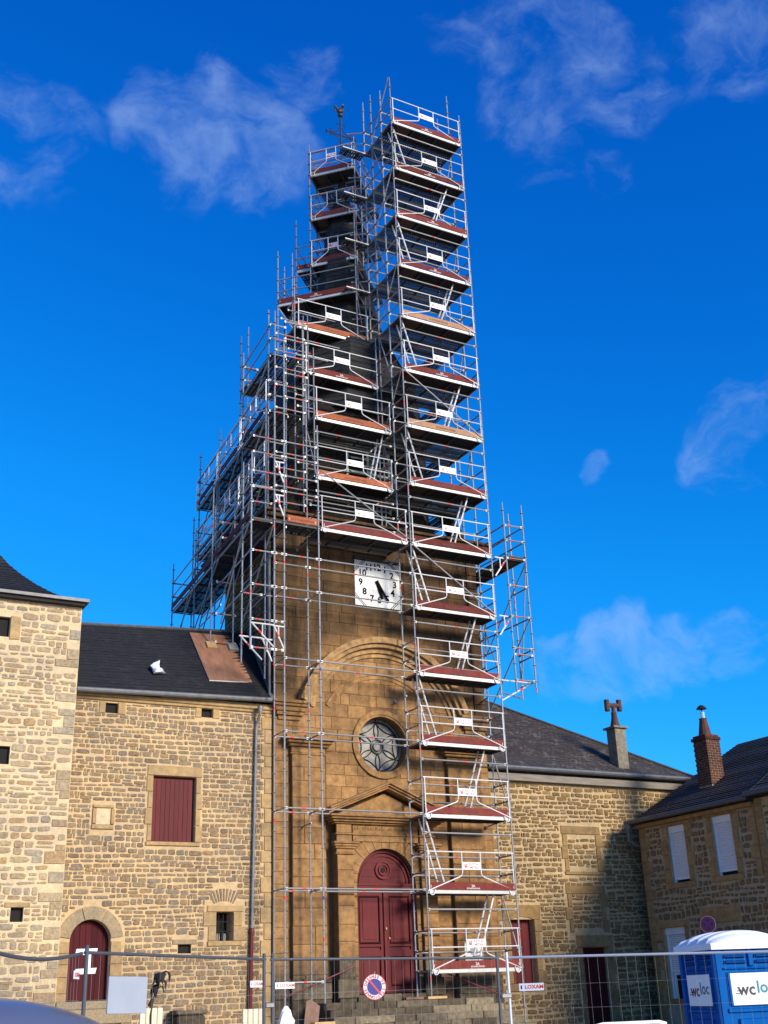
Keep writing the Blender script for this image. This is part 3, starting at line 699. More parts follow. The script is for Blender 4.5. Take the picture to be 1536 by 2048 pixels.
def hand(ang, ln, w0, w1, y):
    d = Vector((math.sin(ang), math.cos(ang))); n_ = Vector((d.y, -d.x)); b = -d * .09; e = d * ln
    q = [b - n_ * w0, e - n_ * w1, e + n_ * w1, b + n_ * w0]; q = [(ccx + p.x, ccz + p.y) for p in q][::-1]
    return MB().prism(q, y, y + .012)
build(hand(AR(148), .66, .048, .026, YW - .01), 'minute_hand', 'black_paint', CK)
build(hand(AR(163), .50, .055, .04, YW + .012), 'hour_hand', 'black_paint', CK)
# portal -----------------------------------------------------------
YP = 29.22
mb = wall(MB(), 'Y', YP + .02, .28, 14.42, 17.54, 1.0, 5.72, [(DX - DR, DX + DR, 1.0, DZ + DR)]); arch_fill(mb, DX, DZ, DR, DZ + DR, YP + .02, YP + .3)
build(mb, 'portal_wall', 'ochre_joint', CH)
for k in range(13):
    a0, a1 = PI * k / 13 + .006, PI * (k + 1) / 13 - .006; r1 = DR + (.44 if k % 2 == 0 else .36) + (.1 if k == 6 else 0)
    build(MB().ring(DX, DZ, DR + .002, r1, a0, a1, YP - .004 - .006 * (k % 2), YP + .1, 3), 'voussoir', 'ochre', CH)
for x0, x1 in ((DX - DR - .14, DX - DR - .002), (DX + DR + .002, DX + DR + .14)):
    z = 1.65
    while z < DZ - .1:
        h = min(.42, DZ - z); dress(CH, 'jamb_block', x0, x1, z, z + h, YP + .01, 'ochre', dep=.02); z += h
for px0, px1 in ((14.42, 14.92), (17.02, 17.52)):
    build(MB().box(px0 + .01, px1 - .01, YP - .10, YP + .019, 1.0, 5.2), 'door_pilaster', 'ochre_joint', CH)
    z = 1.2
    while z < 5.1:
        h = min(random.uniform(.36, .5), 5.2 - z); dress(CH, 'pilaster_block', px0, px1, z, z + h, YP - .10, 'ochre' if z > 2.1 else 'step_stone', dep=.022); z += h
    dress(CH, 'pilaster_base', px0 - .06, px1 + .06, 1.55, 2.0, YP - .14, 'step_stone', dep=.03)
    stack(CH, 'door_capital', 'ochre', px0, px1, YP - .10, [(5.14, 5.19, .05), (5.19, 5.29, .01), (5.29, 5.35, .06), (5.35, 5.41, .10), (5.41, 5.47, .14)])
    stack(CH, 'entablature_block', 'ochre', px0 + .02, px1 - .02, YP - .07, [(5.471, 5.66, .0), (5.66, 5.71, .04), (5.71, 5.95, .0)])
build(MB().box(14.95, 17.0, YP - .04, YP + .02, 5.50, 5.66).box(14.95, 17.0, YP - .075, YP + .02, 5.662, 5.70).box(14.95, 17.0, YP - .03, YP + .02, 5.702, 5.95), 'frieze', 'ochre', CH)
m = MB(); xq = 15.0; R = random.Random(5)
while xq < 16.7:
    hq = R.uniform(.05, .1); m.box(xq, xq + R.uniform(.012, .05), YP - .034, YP - .029, 5.80, 5.80 + hq); xq += R.uniform(.045, .085)
build(m, 'worn_inscription', 'ochre_joint', CH)
stack(CH, 'portal_cornice', 'ochre', 14.42, 17.54, YP - .07, [(5.952, 6.0, .06), (6.0, 6.06, .14), (6.06, 6.12, .22), (6.12, 6.18, .28)], YW - .001)
for s in (-1, 1):
    m = MB(); ex = 15.98 + s * 1.86; ax = 15.98
    for d0, d1, p in ((0, .06, .20), (.06, .12, .27), (.12, .17, .33)):
        q = [(ex, 6.182 + d0), (ax, 6.93 + d0), (ax, 6.93 + d1 - .001), (ex - s * .0, 6.182 + d1 - .001)]
        m.prism(q if s < 0 else q[::-1], YP - .07 - p, YW - .002)
    build(m, 'raking_cornice', 'ochre', CH)
build(MB().prism([(14.4, 6.182), (17.56, 6.182), (15.98, 6.82)], YP - .02, YW - .003), 'tympanum', 'ochre', CH)
# double door
DO = build(MB().box(DX - DR, DX + DR, 29.60, 29.64, 1.62, DZ + DR), 'double_door', 'hole_black', CH)
yd = 29.40
leaf = MB()
for s in (-1, 1):
    a, b = (DX - DR, DX - .02) if s < 0 else (DX + .02, DX + DR)
    m = MB(); m.box(a, b, yd + .05, yd + .09, 1.64, 4.24)
    for fx0, fx1, fz0, fz1 in ((a, a + .12, 1.64, 4.24), (b - .12, b, 1.64, 4.24), (a + .12, b - .12, 1.64, 1.80), (a + .12, b - .12, 2.55, 2.72), (a + .12, b - .12, 2.80, 2.86), (a + .12, b - .12, 4.10, 4.24)): m.box(fx0, fx1, yd, yd + .049, fz0, fz1)
    lf = build(m, 'door_leaf', 'door_red', DO)
    for z0, z1 in ((1.86, 2.50), (2.92, 4.05)):
        build(MB().box(a + .17, b - .17, yd + .02, yd + .049, z0, z1).box(a + .24, b - .24, yd + .005, yd + .019, z0 + .07, z1 - .07), 'door_panel', 'door_red', DO)
    for z0, z1 in ((1.83, 2.53), (2.89, 4.08)):
        build(MB().box(a + .13, b - .13, yd - .012, yd + .03, z0, z0 + .02).box(a + .13, b - .13, yd - .012, yd + .03, z1 - .02, z1).box(a + .13, a + .15, yd - .012, yd + .03, z0 + .02, z1 - .02).box(b - .15, b - .13, yd - .012, yd + .03, z0 + .02, z1 - .02), 'panel_moulding', 'door_dark_red', DO)
build(MB().bbox(DX - .05, DX + .05, yd - .05, yd + .04, 1.64, 4.24, .012), 'meeting_rail', 'door_red', DO)
build(MB().box(DX - DR, DX + DR, yd - .03, yd + .06, 4.25, 4.36).box(DX - DR, DX + DR, yd - .055, yd + .06, 4.36, 4.42), 'transom', 'door_red', DO)
m = MB()
for k in range(5):
    z0 = DZ + k * .18; z1 = min(z0 + .176, DZ + DR - .02); hw = math.sqrt(max((DR - .01) ** 2 - (z1 - DZ) ** 2, .0004)); hw0 = math.sqrt(max((DR - .01) ** 2 - (z0 - DZ) ** 2, 0))
    m.prism([(DX - hw0, z0), (DX + hw0, z0), (DX + hw, z1), (DX - hw, z1)], yd + .03, yd + .07)
build(m, 'fanlight_boards', 'door_red', DO)
build(MB().ring(DX, DZ, .82, .905, 0, PI, yd - .03, yd + .05, 28).ring(DX, DZ, .72, .76, 0, PI, yd - .0, yd + .05, 28), 'arch_moulding', 'door_red', DO)
build(MB().ring(DX, DZ + .36, .20, .25, 0, 2 * PI, yd - .02, yd + .03, 24).ring(DX, DZ + .36, .12, .15, 0, 2 * PI, yd - .03, yd + .03, 24).disc(DX, DZ + .36, .2, yd + .01, yd + .03, 24), 'oculus', 'door_red', DO)
build(MB().ring(DX, DZ + .36, .0, .07, 0, 2 * PI, yd - .01, yd + .005, 20), 'oculus_hole', 'hole_black', DO)
build(MB().lathe([(.02, 2.98), (.028, 3.0), (.02, 3.03)], DX + .12, yd - .02, 10).lathe([(.02, 3.22), (.03, 3.25), (.02, 3.28)], DX + .0, yd - .07, 10), 'door_handle', 'new_wood', DO)
# plinth stones, steps, hand rails
for x0, x1 in ((12.74, 13.2), (13.15, 14.3), (18.15, 19.35), (19.35, 19.7)):
    z = .7
    while z < 2.0: h = random.uniform(.36, .46); dress(CH, 'plinth_block', x0, x1, z, min(z + h, 2.05), YW - (.2 if x1 - x0 > .6 else .06), 'step_stone', dep=.03); z += h
    build(MB().box(x0 + .02, x1 - .02, YW - (.19 if x1 - x0 > .6 else .05), YW - .0005, .6, 2.0), 'plinth', 'step_stone', CH)
zs = [1.62, 1.45, 1.29, 1.13, .97, .81, .65, .5]
for k, zt in enumerate(zs):
    ya = 29.2 - (.02 if k == 0 else .95 + .30 * (k - 1)) - .12; x0, x1 = (14.95, 17.0) if k == 0 else (13.6 - .04 * k, 18.4 + .12 * k)
    x = x0
    while x < x1 - .05:
        wd_ = min(random.uniform(.55, 1.3), x1 - x)
        if x1 - x - wd_ < .3: wd_ = x1 - x
        o_ = build(MB().bbox(x, x + wd_ - .012, ya + random.uniform(-.015, .015), 29.2, max(zt - .55, .1), zt + random.uniform(-.008, .008), .016), 'step_block', 'step_stone', CH); x += wd_
for pts in (((12.75, 28.78, 1.62), (14.70, 28.80, 2.30)), ((17.35, 28.78, 2.12), (19.15, 28.78, 1.50))):
    build(MB().tube(pts, .02, 8).tube([((pts[0][0] + pts[1][0]) / 2, 28.79, (pts[0][2] + pts[1][2]) / 2), ((pts[0][0] + pts[1][0]) / 2, 29.3, (pts[0][2] + pts[1][2]) / 2 - .05)], .012, 6), 'hand_rail', 'pipe_red', CH)
build(MB().tube([(12.66, 29.62, 9.4), (12.62, 29.62, 14.6)], .055, 10), 'tower_downpipe', 'zinc_dark', CH)
# belfry stage
BX0, BX1, BY0, BY1 = 13.95, 19.1, 30.4, 33.7
def octo(c):
    return [(BX0 + c, BY0), (BX1 - c, BY0), (BX1, BY0 + c), (BX1, BY1 - c), (BX1 - c, BY1), (BX0 + c, BY1), (BX0, BY1 - c), (BX0, BY0 + c)]
def loft(mb, rings):
    n = len(rings[0]); vs = [p for r in rings for p in r]; fs = [tuple(range(n - 1, -1, -1)), tuple(range((len(rings) - 1) * n, len(rings) * n))]
    for i in range(len(rings) - 1):
        for k in range(n): fs.append((i * n + k, i * n + (k + 1) % n, (i + 1) * n + (k + 1) % n, (i + 1) * n + k))
    return mb.add(vs, fs)
oc = octo(.7); cxm, cym = 16.55, 32.05
def sc_oct(f, z, g=0): return [(cxm + (x - cxm) * f, cym + (y - cym) * (f if g == 0 else g), z) for x, y in oc]
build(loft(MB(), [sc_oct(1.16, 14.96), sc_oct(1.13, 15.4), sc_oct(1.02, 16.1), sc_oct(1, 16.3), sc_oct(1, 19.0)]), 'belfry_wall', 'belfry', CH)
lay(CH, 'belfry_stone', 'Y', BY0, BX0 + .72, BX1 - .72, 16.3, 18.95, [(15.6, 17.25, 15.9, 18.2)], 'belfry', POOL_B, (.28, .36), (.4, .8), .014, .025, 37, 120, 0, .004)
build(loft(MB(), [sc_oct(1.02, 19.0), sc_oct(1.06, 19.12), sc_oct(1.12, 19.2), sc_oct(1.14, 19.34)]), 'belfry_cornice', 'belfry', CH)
LV = build(MB().box(15.62, 17.22, BY0 - .08, BY0 + .02, 15.75, 15.83).box(15.62, 17.22, BY0 - .08, BY0 + .02, 18.12, 18.2).box(15.62, 15.70, BY0 - .08, BY0 + .02, 15.83, 18.12).box(17.14, 17.22, BY0 - .08, BY0 + .02, 15.83, 18.12).box(16.36, 16.46, BY0 - .07, BY0 + .02, 15.83, 18.12), 'belfry_louvre', 'louvre', CH)
build(MB().box(15.70, 17.14, BY0 - .03, BY0 - .004, 15.83, 18.12), 'louvre_back', 'hole_black', LV)
for k in range(9):
    z0 = 15.88 + k * .25
    for a, b in ((15.71, 16.355), (16.465, 17.13)):
        build(MB().add([(a, BY0 - .24, z0), (b, BY0 - .24, z0), (b, BY0 - .02, z0 + .16), (a, BY0 - .02, z0 + .16), (a, BY0 - .24, z0 + .025), (b, BY0 - .24, z0 + .025), (b, BY0 - .02, z0 + .185), (a, BY0 - .02, z0 + .185)], [(0, 3, 2, 1), (4, 5, 6, 7), (0, 1, 5, 4), (1, 2, 6, 5), (3, 0, 4, 7)]), 'louvre_slat', 'louvre', LV)
# slate dome and spire (octagonal), in stepped courses
prof = [(2.95, 19.35), (2.75, 19.75), (2.62, 20.3), (2.5, 20.9), (2.3, 21.5), (2.0, 22.1), (1.65, 22.7), (1.40, 23.3), (1.25, 23.9), (1.12, 24.5), (.98, 25.2), (.80, 26.3), (.62, 27.6), (.40, 28.8), (.18, 29.6), (.10, 30.0)]
pr2 = []
for (r0, z0), (r1, z1) in zip(prof, prof[1:]):
    nn = max(2, int((z1 - z0) / .17))
    for i in range(nn): t = i / nn; pr2 += [(r0 + (r1 - r0) * t + .014, z0 + (z1 - z0) * t + .006), (r0 + (r1 - r0) * (t + 1 / nn), z0 + (z1 - z0) * (t + 1 / nn))]
mb = MB(); mb.lathe([(r, z_) for r, z_ in pr2 if z_ >= 0], 0, 0, 8, PI / 8)
mb.v = [(16.55 + x * (1.0), 32.0 + y * (1.0 if z_ > 22 else .78 + .22 * max(0, (z_ - 19.3) / 2.7)), z_) for x, y, z_ in mb.v]
build(mb, 'spire', 'slate_spire', CH)
for a in range(4):                                           # small volute buttress stones at the belfry foot
    sx = -1 if a % 2 else 1; sy = -1 if a < 2 else 1
    m = MB(); bx = 16.55 + sx * 2.5; by = 32.05 + sy * 1.75
    m.tube([(bx + sx * .55, by + sy * .1, 15.0), (bx + sx * .5, by + sy * .1, 15.5), (bx + sx * .2, by, 16.1), (bx, by, 16.9)], [.3, .3, .22, .1], 8); build(m, 'volute', 'belfry', CH)
# finial, cross, weathercock
WX, WY = 16.58, 32.0
V = build(MB().lathe([(.12, 29.9), (.15, 30.05), (.06, 30.2), (.035, 30.5), (.028, 33.3)], WX, WY, 10), 'weathervane', 'iron', CH)
m = MB(); m.tube([(WX - .62, WY, 32.36), (WX + .62, WY, 32.36)], .026, 6)
for s in (-1, 1):
    m.tube([(WX + s * .62, WY, 32.43), (WX + s * .62, WY, 32.29)], .03, 6)
    for t in (-1, 1):
        m.tube([(WX + s * .06, WY, 32.36 + t * .38), (WX + s * .12, WY, 32.36 + t * .2), (WX + s * .22, WY, 32.36 + t * .1), (WX + s * .42, WY, 32.36 + t * .06)], .016, 6)
        m.tube([(WX + s * .03, WY, 32.36 + t * .48), (WX + s * .10, WY, 32.36 + t * .56), (WX + s * .19, WY, 32.36 + t * .52), (WX + s * .17, WY, 32.36 + t * .44)], .015, 6)
        m.tube([(WX + s * .42, WY, 32.36 + t * .02), (WX + s * .46, WY, 32.36 + t * .16), (WX + s * .38, WY, 32.36 + t * .2)], .014, 6)
build(m, 'cross_arms', 'iron', V)
m = MB()                                                     # rooster: ball, body, breast, neck, head with comb, tail plume
m.lathe([(.02, 33.24), (.12, 33.30), (.13, 33.38), (.05, 33.45)], WX, WY, 12)
m.tube([(WX - .02, WY, 33.42), (WX - .01, WY, 33.5)], .03, 6)
m.tube([(WX - .17, WY, 33.66), (WX - .08, WY, 33.58), (WX + .02, WY, 33.60), (WX + .10, WY, 33.72), (WX + .13, WY, 33.88), (WX + .15, WY, 33.98), (WX + .22, WY, 34.0)], [.05, .12, .14, .12, .065, .06, .02], 10)
m.tube([(WX - .12, WY, 33.64), (WX - .22, WY, 33.80), (WX - .28, WY, 33.78), (WX - .30, WY, 33.62), (WX - .27, WY, 33.5)], [.06, .07, .06, .05, .02], 8)
m.prism([(WX + .10, 34.0), (WX + .2, 34.02), (WX + .18, 34.12), (WX + .15, 34.07), (WX + .13, 34.13), (WX + .11, 34.06)], WY - .015, WY + .015)
m.v = [(WX + (x - WX) * .8, WY + (y - WY) * .8, 33.24 + (z_ - 33.24) * .8) for x, y, z_ in m.v]
build(m, 'rooster', 'rooster', V, smooth=False)

# ------------------------------------------------------------------ right wing (nave side)
YG = 29.8
Wg = thing('stone_wing', (24, YG, .4), 'brown rubble wing of the church with walled-up windows and mossy tiled roof', 'building')
o1 = (20.32, 21.17, 1.75, 3.5); o2 = (22.87, 23.84, .35, 2.7)
mb = wall(MB(), 'Y', YG, .5, 19.73, 28.2, .2, 7.5, [o1, o2]); mb.box(19.91, 28.2, YG + .51, 36, .2, 7.5); build(mb, 'wall', 'mortar_wing', Wg)
occ = [o1, o2]
for o_, nn in ((o1, 6), (o2, 6)):
    d_ = build(MB().box(o_[0], o_[1], YG + .30, YG + .33, o_[2], o_[3]), 'door', 'hole_black', Wg)
    planks(d_, o_[0], o_[1], o_[2], o_[3], YG + .22, 'door_red' if o_ is o1 else 'door_dark_red', nn, seed=nn)
occ.append(jambs(Wg, *o1, YG, 'dressed_wing', .24, lint=.0, sill=.2, seed=8))
build(MB().prism([(20.1, 3.5), (20.32, 3.5), (20.53, 3.56), (20.75, 3.58), (20.96, 3.56), (21.17, 3.5), (21.4, 3.5), (21.45, 3.9), (20.05, 3.9)], YG - .03, YG + .3), 'arched_lintel', 'dressed_wing', Wg); occ.append((20.05, 21.45, 3.5, 3.92))
occ.append(jambs(Wg, *o2, YG, 'dressed_wing', .2, lint=.34, sill=0, seed=9))
for (a, b, c, d) in ((22.66, 23.74, 4.88, 5.98), (22.64, 23.72, 3.12, 4.22)):
    jambs(Wg, a, b, c, d, YG, 'dressed_wing', .22, lint=.26, sill=.1 if c > 4 else 0, seed=int(c * 9), n=3)
    occ += [(a - .27, a, c - .1, d + .26), (b, b + .27, c - .1, d + .26), (a, b, d, d + .26), (a, b, c - .1, c)]
z = .5; k = 0
while z < 7.3:
    h = random.uniform(.26, .4); ww = .4 if k % 2 else .22; dress(Wg, 'quoin', 19.74, 19.74 + ww, z, z + h, YG, 'dressed_wing'); occ.append((19.73, 19.74 + ww, z, z + h)); z += h; k += 1
lay(Wg, 'stone', 'Y', YG, 19.75, 28.1, .5, 7.45, occ, 'rubble_wing', POOL_L, (.08, .18), (.14, .46), .022, .026, 41, 300, .025, .05, order=lambda s: (s[0] > 25.2, -s[2] * s[3]))
build(MB().bbox(19.73, 28.25, YG - .18, YG + .3, 7.50, 7.72, .01), 'fascia_board', 'grey_wood', Wg)
build(MB().tube([(19.73, YG - .30, 7.86), (28.4, YG - .30, 7.86)], .085, 10), 'gutter', 'zinc_dark', Wg)
A = Vector((19.0, YG - .35, 7.80)); B = Vector((28.35, YG - .35, 7.80)); sl_ = .67; dY = 5.6
mb = MB(); courses(mb, A, B, (B.x - dY, B.y + dY, B.z + dY * sl_), (A.x, A.y + dY, A.z + dY * sl_), 44, .02)
mb.add([B, (B.x, B.y + 2 * dY, B.z), (B.x - dY, B.y + dY, B.z + dY * sl_)], [(0, 1, 2)]); mb.add([(A.x, A.y + dY, A.z + dY * sl_), (B.x - dY, B.y + dY, B.z + dY * sl_), (B.x, B.y + 2 * dY, B.z), (A.x, A.y + 2 * dY, A.z)], [(0, 1, 2, 3)])
build(mb, 'roof', 'tile_wing', Wg)
build(MB().tube([B + Vector((0, 0, .03)), (B.x - dY, B.y + dY, B.z + dY * sl_ + .03)], .05, 6), 'hip_ridge', 'zinc_dark', Wg)
ch = build(MB().bbox(25.18, 25.62, 29.98, 30.42, 8.0, 9.50, .01).bbox(25.10, 25.70, 29.90, 30.50, 9.50, 9.57, .01), 'chimney', 'concrete', Wg)
build(MB().lathe([(.20, 9.57), (.17, 9.62), (.13, 9.75), (.095, 9.95), (.10, 10.05), (.07, 10.12), (.07, 10.28)], 25.4, 30.2, 12), 'chimney_pot', 'terracotta', ch)
build(MB().tube([(25.12, 30.2, 10.30), (25.68, 30.2, 10.33)], .075, 10).tube([(25.14, 30.2, 10.10), (25.14, 30.2, 10.48)], [.09, .09], 8).tube([(25.66, 30.2, 10.14), (25.66, 30.2, 10.52)], [.09, .09], 8), 'cowl', 'terracotta', ch)

# ------------------------------------------------------------------ right-hand house (wall faces left)
XH = 25.0; YC = 29.15
HR = thing('corner_house', (27, 26.7, .3), 'shaded stone house with white roller shutters and brick chimney at the right', 'house')
w1 = (27.12, 27.88, 4.38, 6.02); w2 = (25.16, 25.97, 4.40, 6.05); w3 = (27.63, 28.55, 1.2, 3.15)
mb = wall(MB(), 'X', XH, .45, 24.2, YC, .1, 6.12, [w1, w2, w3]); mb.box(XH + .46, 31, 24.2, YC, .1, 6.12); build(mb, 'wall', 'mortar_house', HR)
occ = [w1, w2, w3]
def shutter(parent, h, drop, rows=26):
    fr_ = build(MB().box(XH + .06, XH + .14, h[0], h[1], h[3] - .20, h[3]).box(XH + .08, XH + .14, h[0], h[0] + .05, h[2], h[3] - .2).box(XH + .08, XH + .14, h[1] - .05, h[1], h[2], h[3] - .2), 'roller_shutter', 'shutter_white', parent)
    m = MB(); zb = h[3] - .2; n_ = int((zb - drop) / .055)
    for k in range(n_):
        z0 = zb - (k + 1) * .055
        m.add([(XH + .115, h[0] + .05, z0), (XH + .115, h[1] - .05, z0), (XH + .10, h[1] - .05, z0 + .022), (XH + .10, h[0] + .05, z0 + .022), (XH + .104, h[1] - .05, z0 + .046), (XH + .104, h[0] + .05, z0 + .046), (XH + .12, h[1] - .05, z0 + .052), (XH + .12, h[0] + .05, z0 + .052)], [(1, 0, 3, 2), (2, 3, 5, 4), (4, 5, 7, 6)])
    build(m, 'shutter_slats', 'shutter_white', fr_)
    build(MB().bbox(XH + .095, XH + .13, h[0] + .05, h[1] - .05, drop - .02, drop + .05, .006), 'bottom_bar', 'shutter_white', fr_)
    build(MB().box(XH + .16, XH + .2, h[0], h[1], h[2], h[3]), 'window_pane', 'hole_black', fr_)
    return fr_
shutter(HR, w1, 4.48); shutter(HR, w2, 4.52); f3 = shutter(HR, w3, 1.94)
build(MB().box(XH + .13, XH + .16, 27.70, 27.76, 1.2, 1.92).box(XH + .13, XH + .16, 28.42, 28.48, 1.2, 1.92).box(XH + .13, XH + .16, 27.76, 28.42, 1.84, 1.92), 'window_frame', 'shutter_white', f3)
for h, s_ in ((w1, 1), (w2, 2)): occ.append(jambs(HR, *h, XH, 'dressed_house', .26, 'X', .08, .16, seed=40 + s_, n=4))
occ.append(jambs(HR, *w3, XH, 'dressed_house', .2, 'X', .18, .12, seed=50, n=5))
dress(HR, 'lintel', 25.3, 26.9, 3.15, 3.6, XH, 'dressed_house', 'X'); occ.append((25.3, 26.9, 3.15, 3.6))
z = .3; k = 0
while z < 6.0:
    h = random.uniform(.3, .5); ww = .45 if k % 2 else .28; dress(HR, 'quoin', YC - ww, YC, z, min(z + h, 6.1), XH, 'dressed_house', 'X'); occ.append((YC - ww, YC, z, z + h))
    if z > 4: dress(HR, 'quoin', 24.21, 24.21 + ww * .8, z, min(z + h, 6.1), XH, 'dressed_house', 'X'); occ.append((24.2, 24.21 + ww * .8, z, z + h))
    z += h; k += 1
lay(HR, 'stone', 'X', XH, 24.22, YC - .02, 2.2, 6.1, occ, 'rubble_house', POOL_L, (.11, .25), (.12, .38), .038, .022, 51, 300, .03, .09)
build(MB().box(XH - .012, XH - .002, 27.0, 27.6, .2, 3.0).box(XH - .012, XH - .002, 28.6, YC, .2, 2.75).box(XH - .012, XH - .002, 27.6, 28.6, .2, 1.05), 'render_patch', 'render', HR)
build(MB().bbox(XH - .16, XH + .2, 24.2, YC + .05, 6.12, 6.24, .02), 'eaves_stone', 'dressed_house', HR)
mb = MB(); courses(mb, (XH - .28, YC + .18, 6.26), (XH - .28, 24.15, 6.26), (29.0, 24.15, 8.9), (29.0, 28.35, 8.9), 34, .022)
mb.add([(29.0, 28.35, 8.9), (29, 24.15, 8.9), (33.2, 24.15, 6.2), (33.2, YC + .1, 6.2)], [(0, 3, 2, 1)]); mb.add([(XH - .28, YC + .18, 6.24), (29, 28.35, 8.88), (33.2, YC + .1, 6.2)], [(0, 1, 2)]); mb.add([(XH + .1, YC, 6.12), (31, YC, 6.12), (29, 28.4, 8.7)], [(0, 1, 2)])
build(mb, 'roof', 'tile_house', HR)
gt = build(MB().tube([(XH - .36, YC + .2, 6.30), (XH - .36, 24.2, 6.33)], .075, 10), 'gutter', 'zinc_dark', HR)
build(MB().lathe([(.045, 5.95), (.09, 6.08), (.12, 6.14), (.12, 6.26)], XH - .36, YC + .10, 12).tube([(XH - .36, YC + .1, 5.98), (XH - .35, YC + .1, 5.78), (XH - .2, YC + .08, 5.66), (XH + .05, YC + .08, 5.6)], .05, 10), 'rainwater_head', 'zinc', gt)
# brick chimney, every brick its own piece
cb = build(MB().box(26.12, 26.66, 26.86, 27.42, 6.6, 8.66), 'chimney', 'brick_mortar', HR)
bm_ = [p.mesh('brick', 'brick') for p in POOL_B]
z = 7.2; k = 0
while z < 8.56:
    for face in ('X', 'Y'):
        a0, a1 = (26.84, 27.44) if face == 'X' else (26.10, 26.68); u = a0 - (.1 if k % 2 else 0)
        while u < a1 - .02:
            p, q = max(u, a0), min(u + .215, a1)
            if q - p > .03:
                loc = (26.12, (p + q) / 2, z + .033) if face == 'X' else ((p + q) / 2, 26.86, z + .033)
                inst('brick', random.choice(bm_), cb, loc, -PI / 2 if face == 'X' else 0, (q - p - .014, .018, .062))
            u += .23
    z += .077; k += 1
build(MB().bbox(26.07, 26.71, 26.81, 27.47, 8.58, 8.68, .015).bbox(26.12, 26.66, 26.86, 27.42, 8.68, 8.75, .01), 'chimney_cap', 'brick', cb)
build(MB().lathe([(.22, 8.75), (.20, 8.80), (.12, 9.24), (.135, 9.29), (.10, 9.30)], 26.39, 27.14, 12), 'chimney_pot', 'terracotta', cb)
build(MB().lathe([(.075, 9.28), (.075, 9.50)], 26.39, 27.14, 10), 'flue', 'flue_steel', cb)
build(MB().lathe([(.02, 9.52), (.02, 9.6), (.17, 9.6), (.12, 9.67), (.05, 9.72)], 26.39, 27.14, 10), 'flue_cap', 'iron', cb)
build(MB().add([(26.05, 26.86, 7.06), (26.75, 26.86, 7.5), (26.8, 26.6, 7.53), (26.05, 26.6, 7.09)], [(0, 1, 2, 3)]), 'chimney_flashing', 'concrete', cb)
# neighbouring house beyond the seam
HN = thing('neighbour_house', (27, 21, .2), 'sliver of rubble house beyond the corner house at the right edge', 'house')
build(MB().box(XH - .02, 31, 17, 24.19, 0, 6.3), 'wall', 'mortar_wing', HN)
lay(HN, 'stone', 'X', XH - .02, 22.4, 24.17, 2.2, 6.2, [(23.9, 24.19, 2, 6.3)], 'rubble_house', POOL_L, (.11, .2), (.18, .42), .06, .02, 61, 120, .03, .08)
z = 2.0
while z < 6.1: h = random.uniform(.3, .45); dress(HN, 'quoin', 23.9, 24.18, z, min(z + h, 6.28), XH - .02, 'dressed_house', 'X'); z += h
mb = MB(); courses(mb, (XH - .33, 24.12, 6.42), (XH - .33, 16.9, 6.42), (29.0, 16.9, 9.0), (29.0, 24.12, 9.0), 30, .022); mb.add([(29, 16.9, 9), (29, 24.12, 9), (33, 24.12, 6.4), (33, 16.9, 6.4)], [(0, 1, 2, 3)]); build(mb, 'roof', 'tile_house', HN)
build(MB().tube([(XH - .41, 24.15, 6.40), (XH - .41, 17, 6.42)], .075, 10), 'gutter', 'zinc_dark', HN)
build(MB().add([(XH - .33, 24.2, 6.36), (XH - .33, 24.05, 6.47), (28.9, 24.05, 9.06), (28.9, 24.2, 8.98)], [(0, 1, 2, 3)]), 'flashing', 'zinc', HN)
# ================================================================== SCAFFOLDING
SF = thing('scaffolding', (16.2, 28.6, .5), 'tall galvanised tube scaffolding with red toe boards wrapped round the church tower', 'scaffolding')
ZL = lambda k: 2.165 + 2 * (k - 1)
RS = random.Random(77)
def std(x, y, z0, z1, foot=False):
    m = MB(); o_ = Vector((x, y, z0)); ln = z1 - z0
    m.tube([(0, 0, 0), (0, 0, ln - .22)], .0245, 8); m.tube([(0, 0, ln - .22), (0, 0, ln)], .018, 8)
    z = math.ceil((z0 - 2.165 + .02) / .5) * .5 + 2.165 - z0
    while z < ln - .1:
        m.lathe([(.026, z - .006), (.058, z - .005), (.058, z + .006), (.026, z + .007)], 0, 0, 8); z += .5
    z = 2.165 + math.ceil((z0 - 2.165) / 2) * 2 + .28 - z0
    while z < ln - .3:
        m.lathe([(.03, z - .09), (.03, z + .09)], 0, 0, 8)
        m.mi = 2 if RS.random() < .12 else 1
        if RS.random() < .5: zz = z + RS.choice((-.55, .45)); m.lathe([(.0262, zz), (.0262, zz + .085)], 0, 0, 8)
        m.mi = 0; z += 2
    if foot: m.lathe([(.02, -.0), (.075, 0), (.075, .012), (.02, .014)], 0, 0, 8)
    o = bpy.data.objects.new('standard', m.mesh('standard', ['galv', 'red_band', 'blue_band'])); C.objects.link(o)
    o.parent = SF; o.location = o_ - BASE[SF.name]
    return o
_led = {}; TUBES = {'ledger': [], 'transom': []}
def ledger(p, q, band=None):
    p, q = Vector(p), Vector(q); ln = (q - p).length; rz = math.atan2(q.y - p.y, q.x - p.x)
    band = RS.random() < .55 if band is None else band; k = (round(ln, 2), band)
    if k not in _led:
        m = MB(); m.tube([(.05, 0, 0), (ln - .05, 0, 0)], .0235, 8)
        for a, b in ((.025, .10), (ln - .10, ln - .025)): m.box(a, b - .02 if a < .1 else b, -.013, .013, -.03, .032)
        if band: m.mi = 1; c = ln * RS.choice((.5, .5, .3, .62)); m.tube([(c - .05, 0, 0), (c + .05, 0, 0)], .0255, 8)
        _led[k] = m.mesh('ledger', ['galv', 'red_band'])
    o = inst('transom' if ln < 1.2 else 'ledger', _led[k], SF, p, rz); TUBES['transom' if ln < 1.2 else 'ledger'].append((ln / (p.length + max(0, p.y - 29.2) * 25), o)); return o
def brace(p, q):
    return build(MB().tube([p, q], .022, 8), 'diagonal_brace', 'galv', SF)
_dk = {}
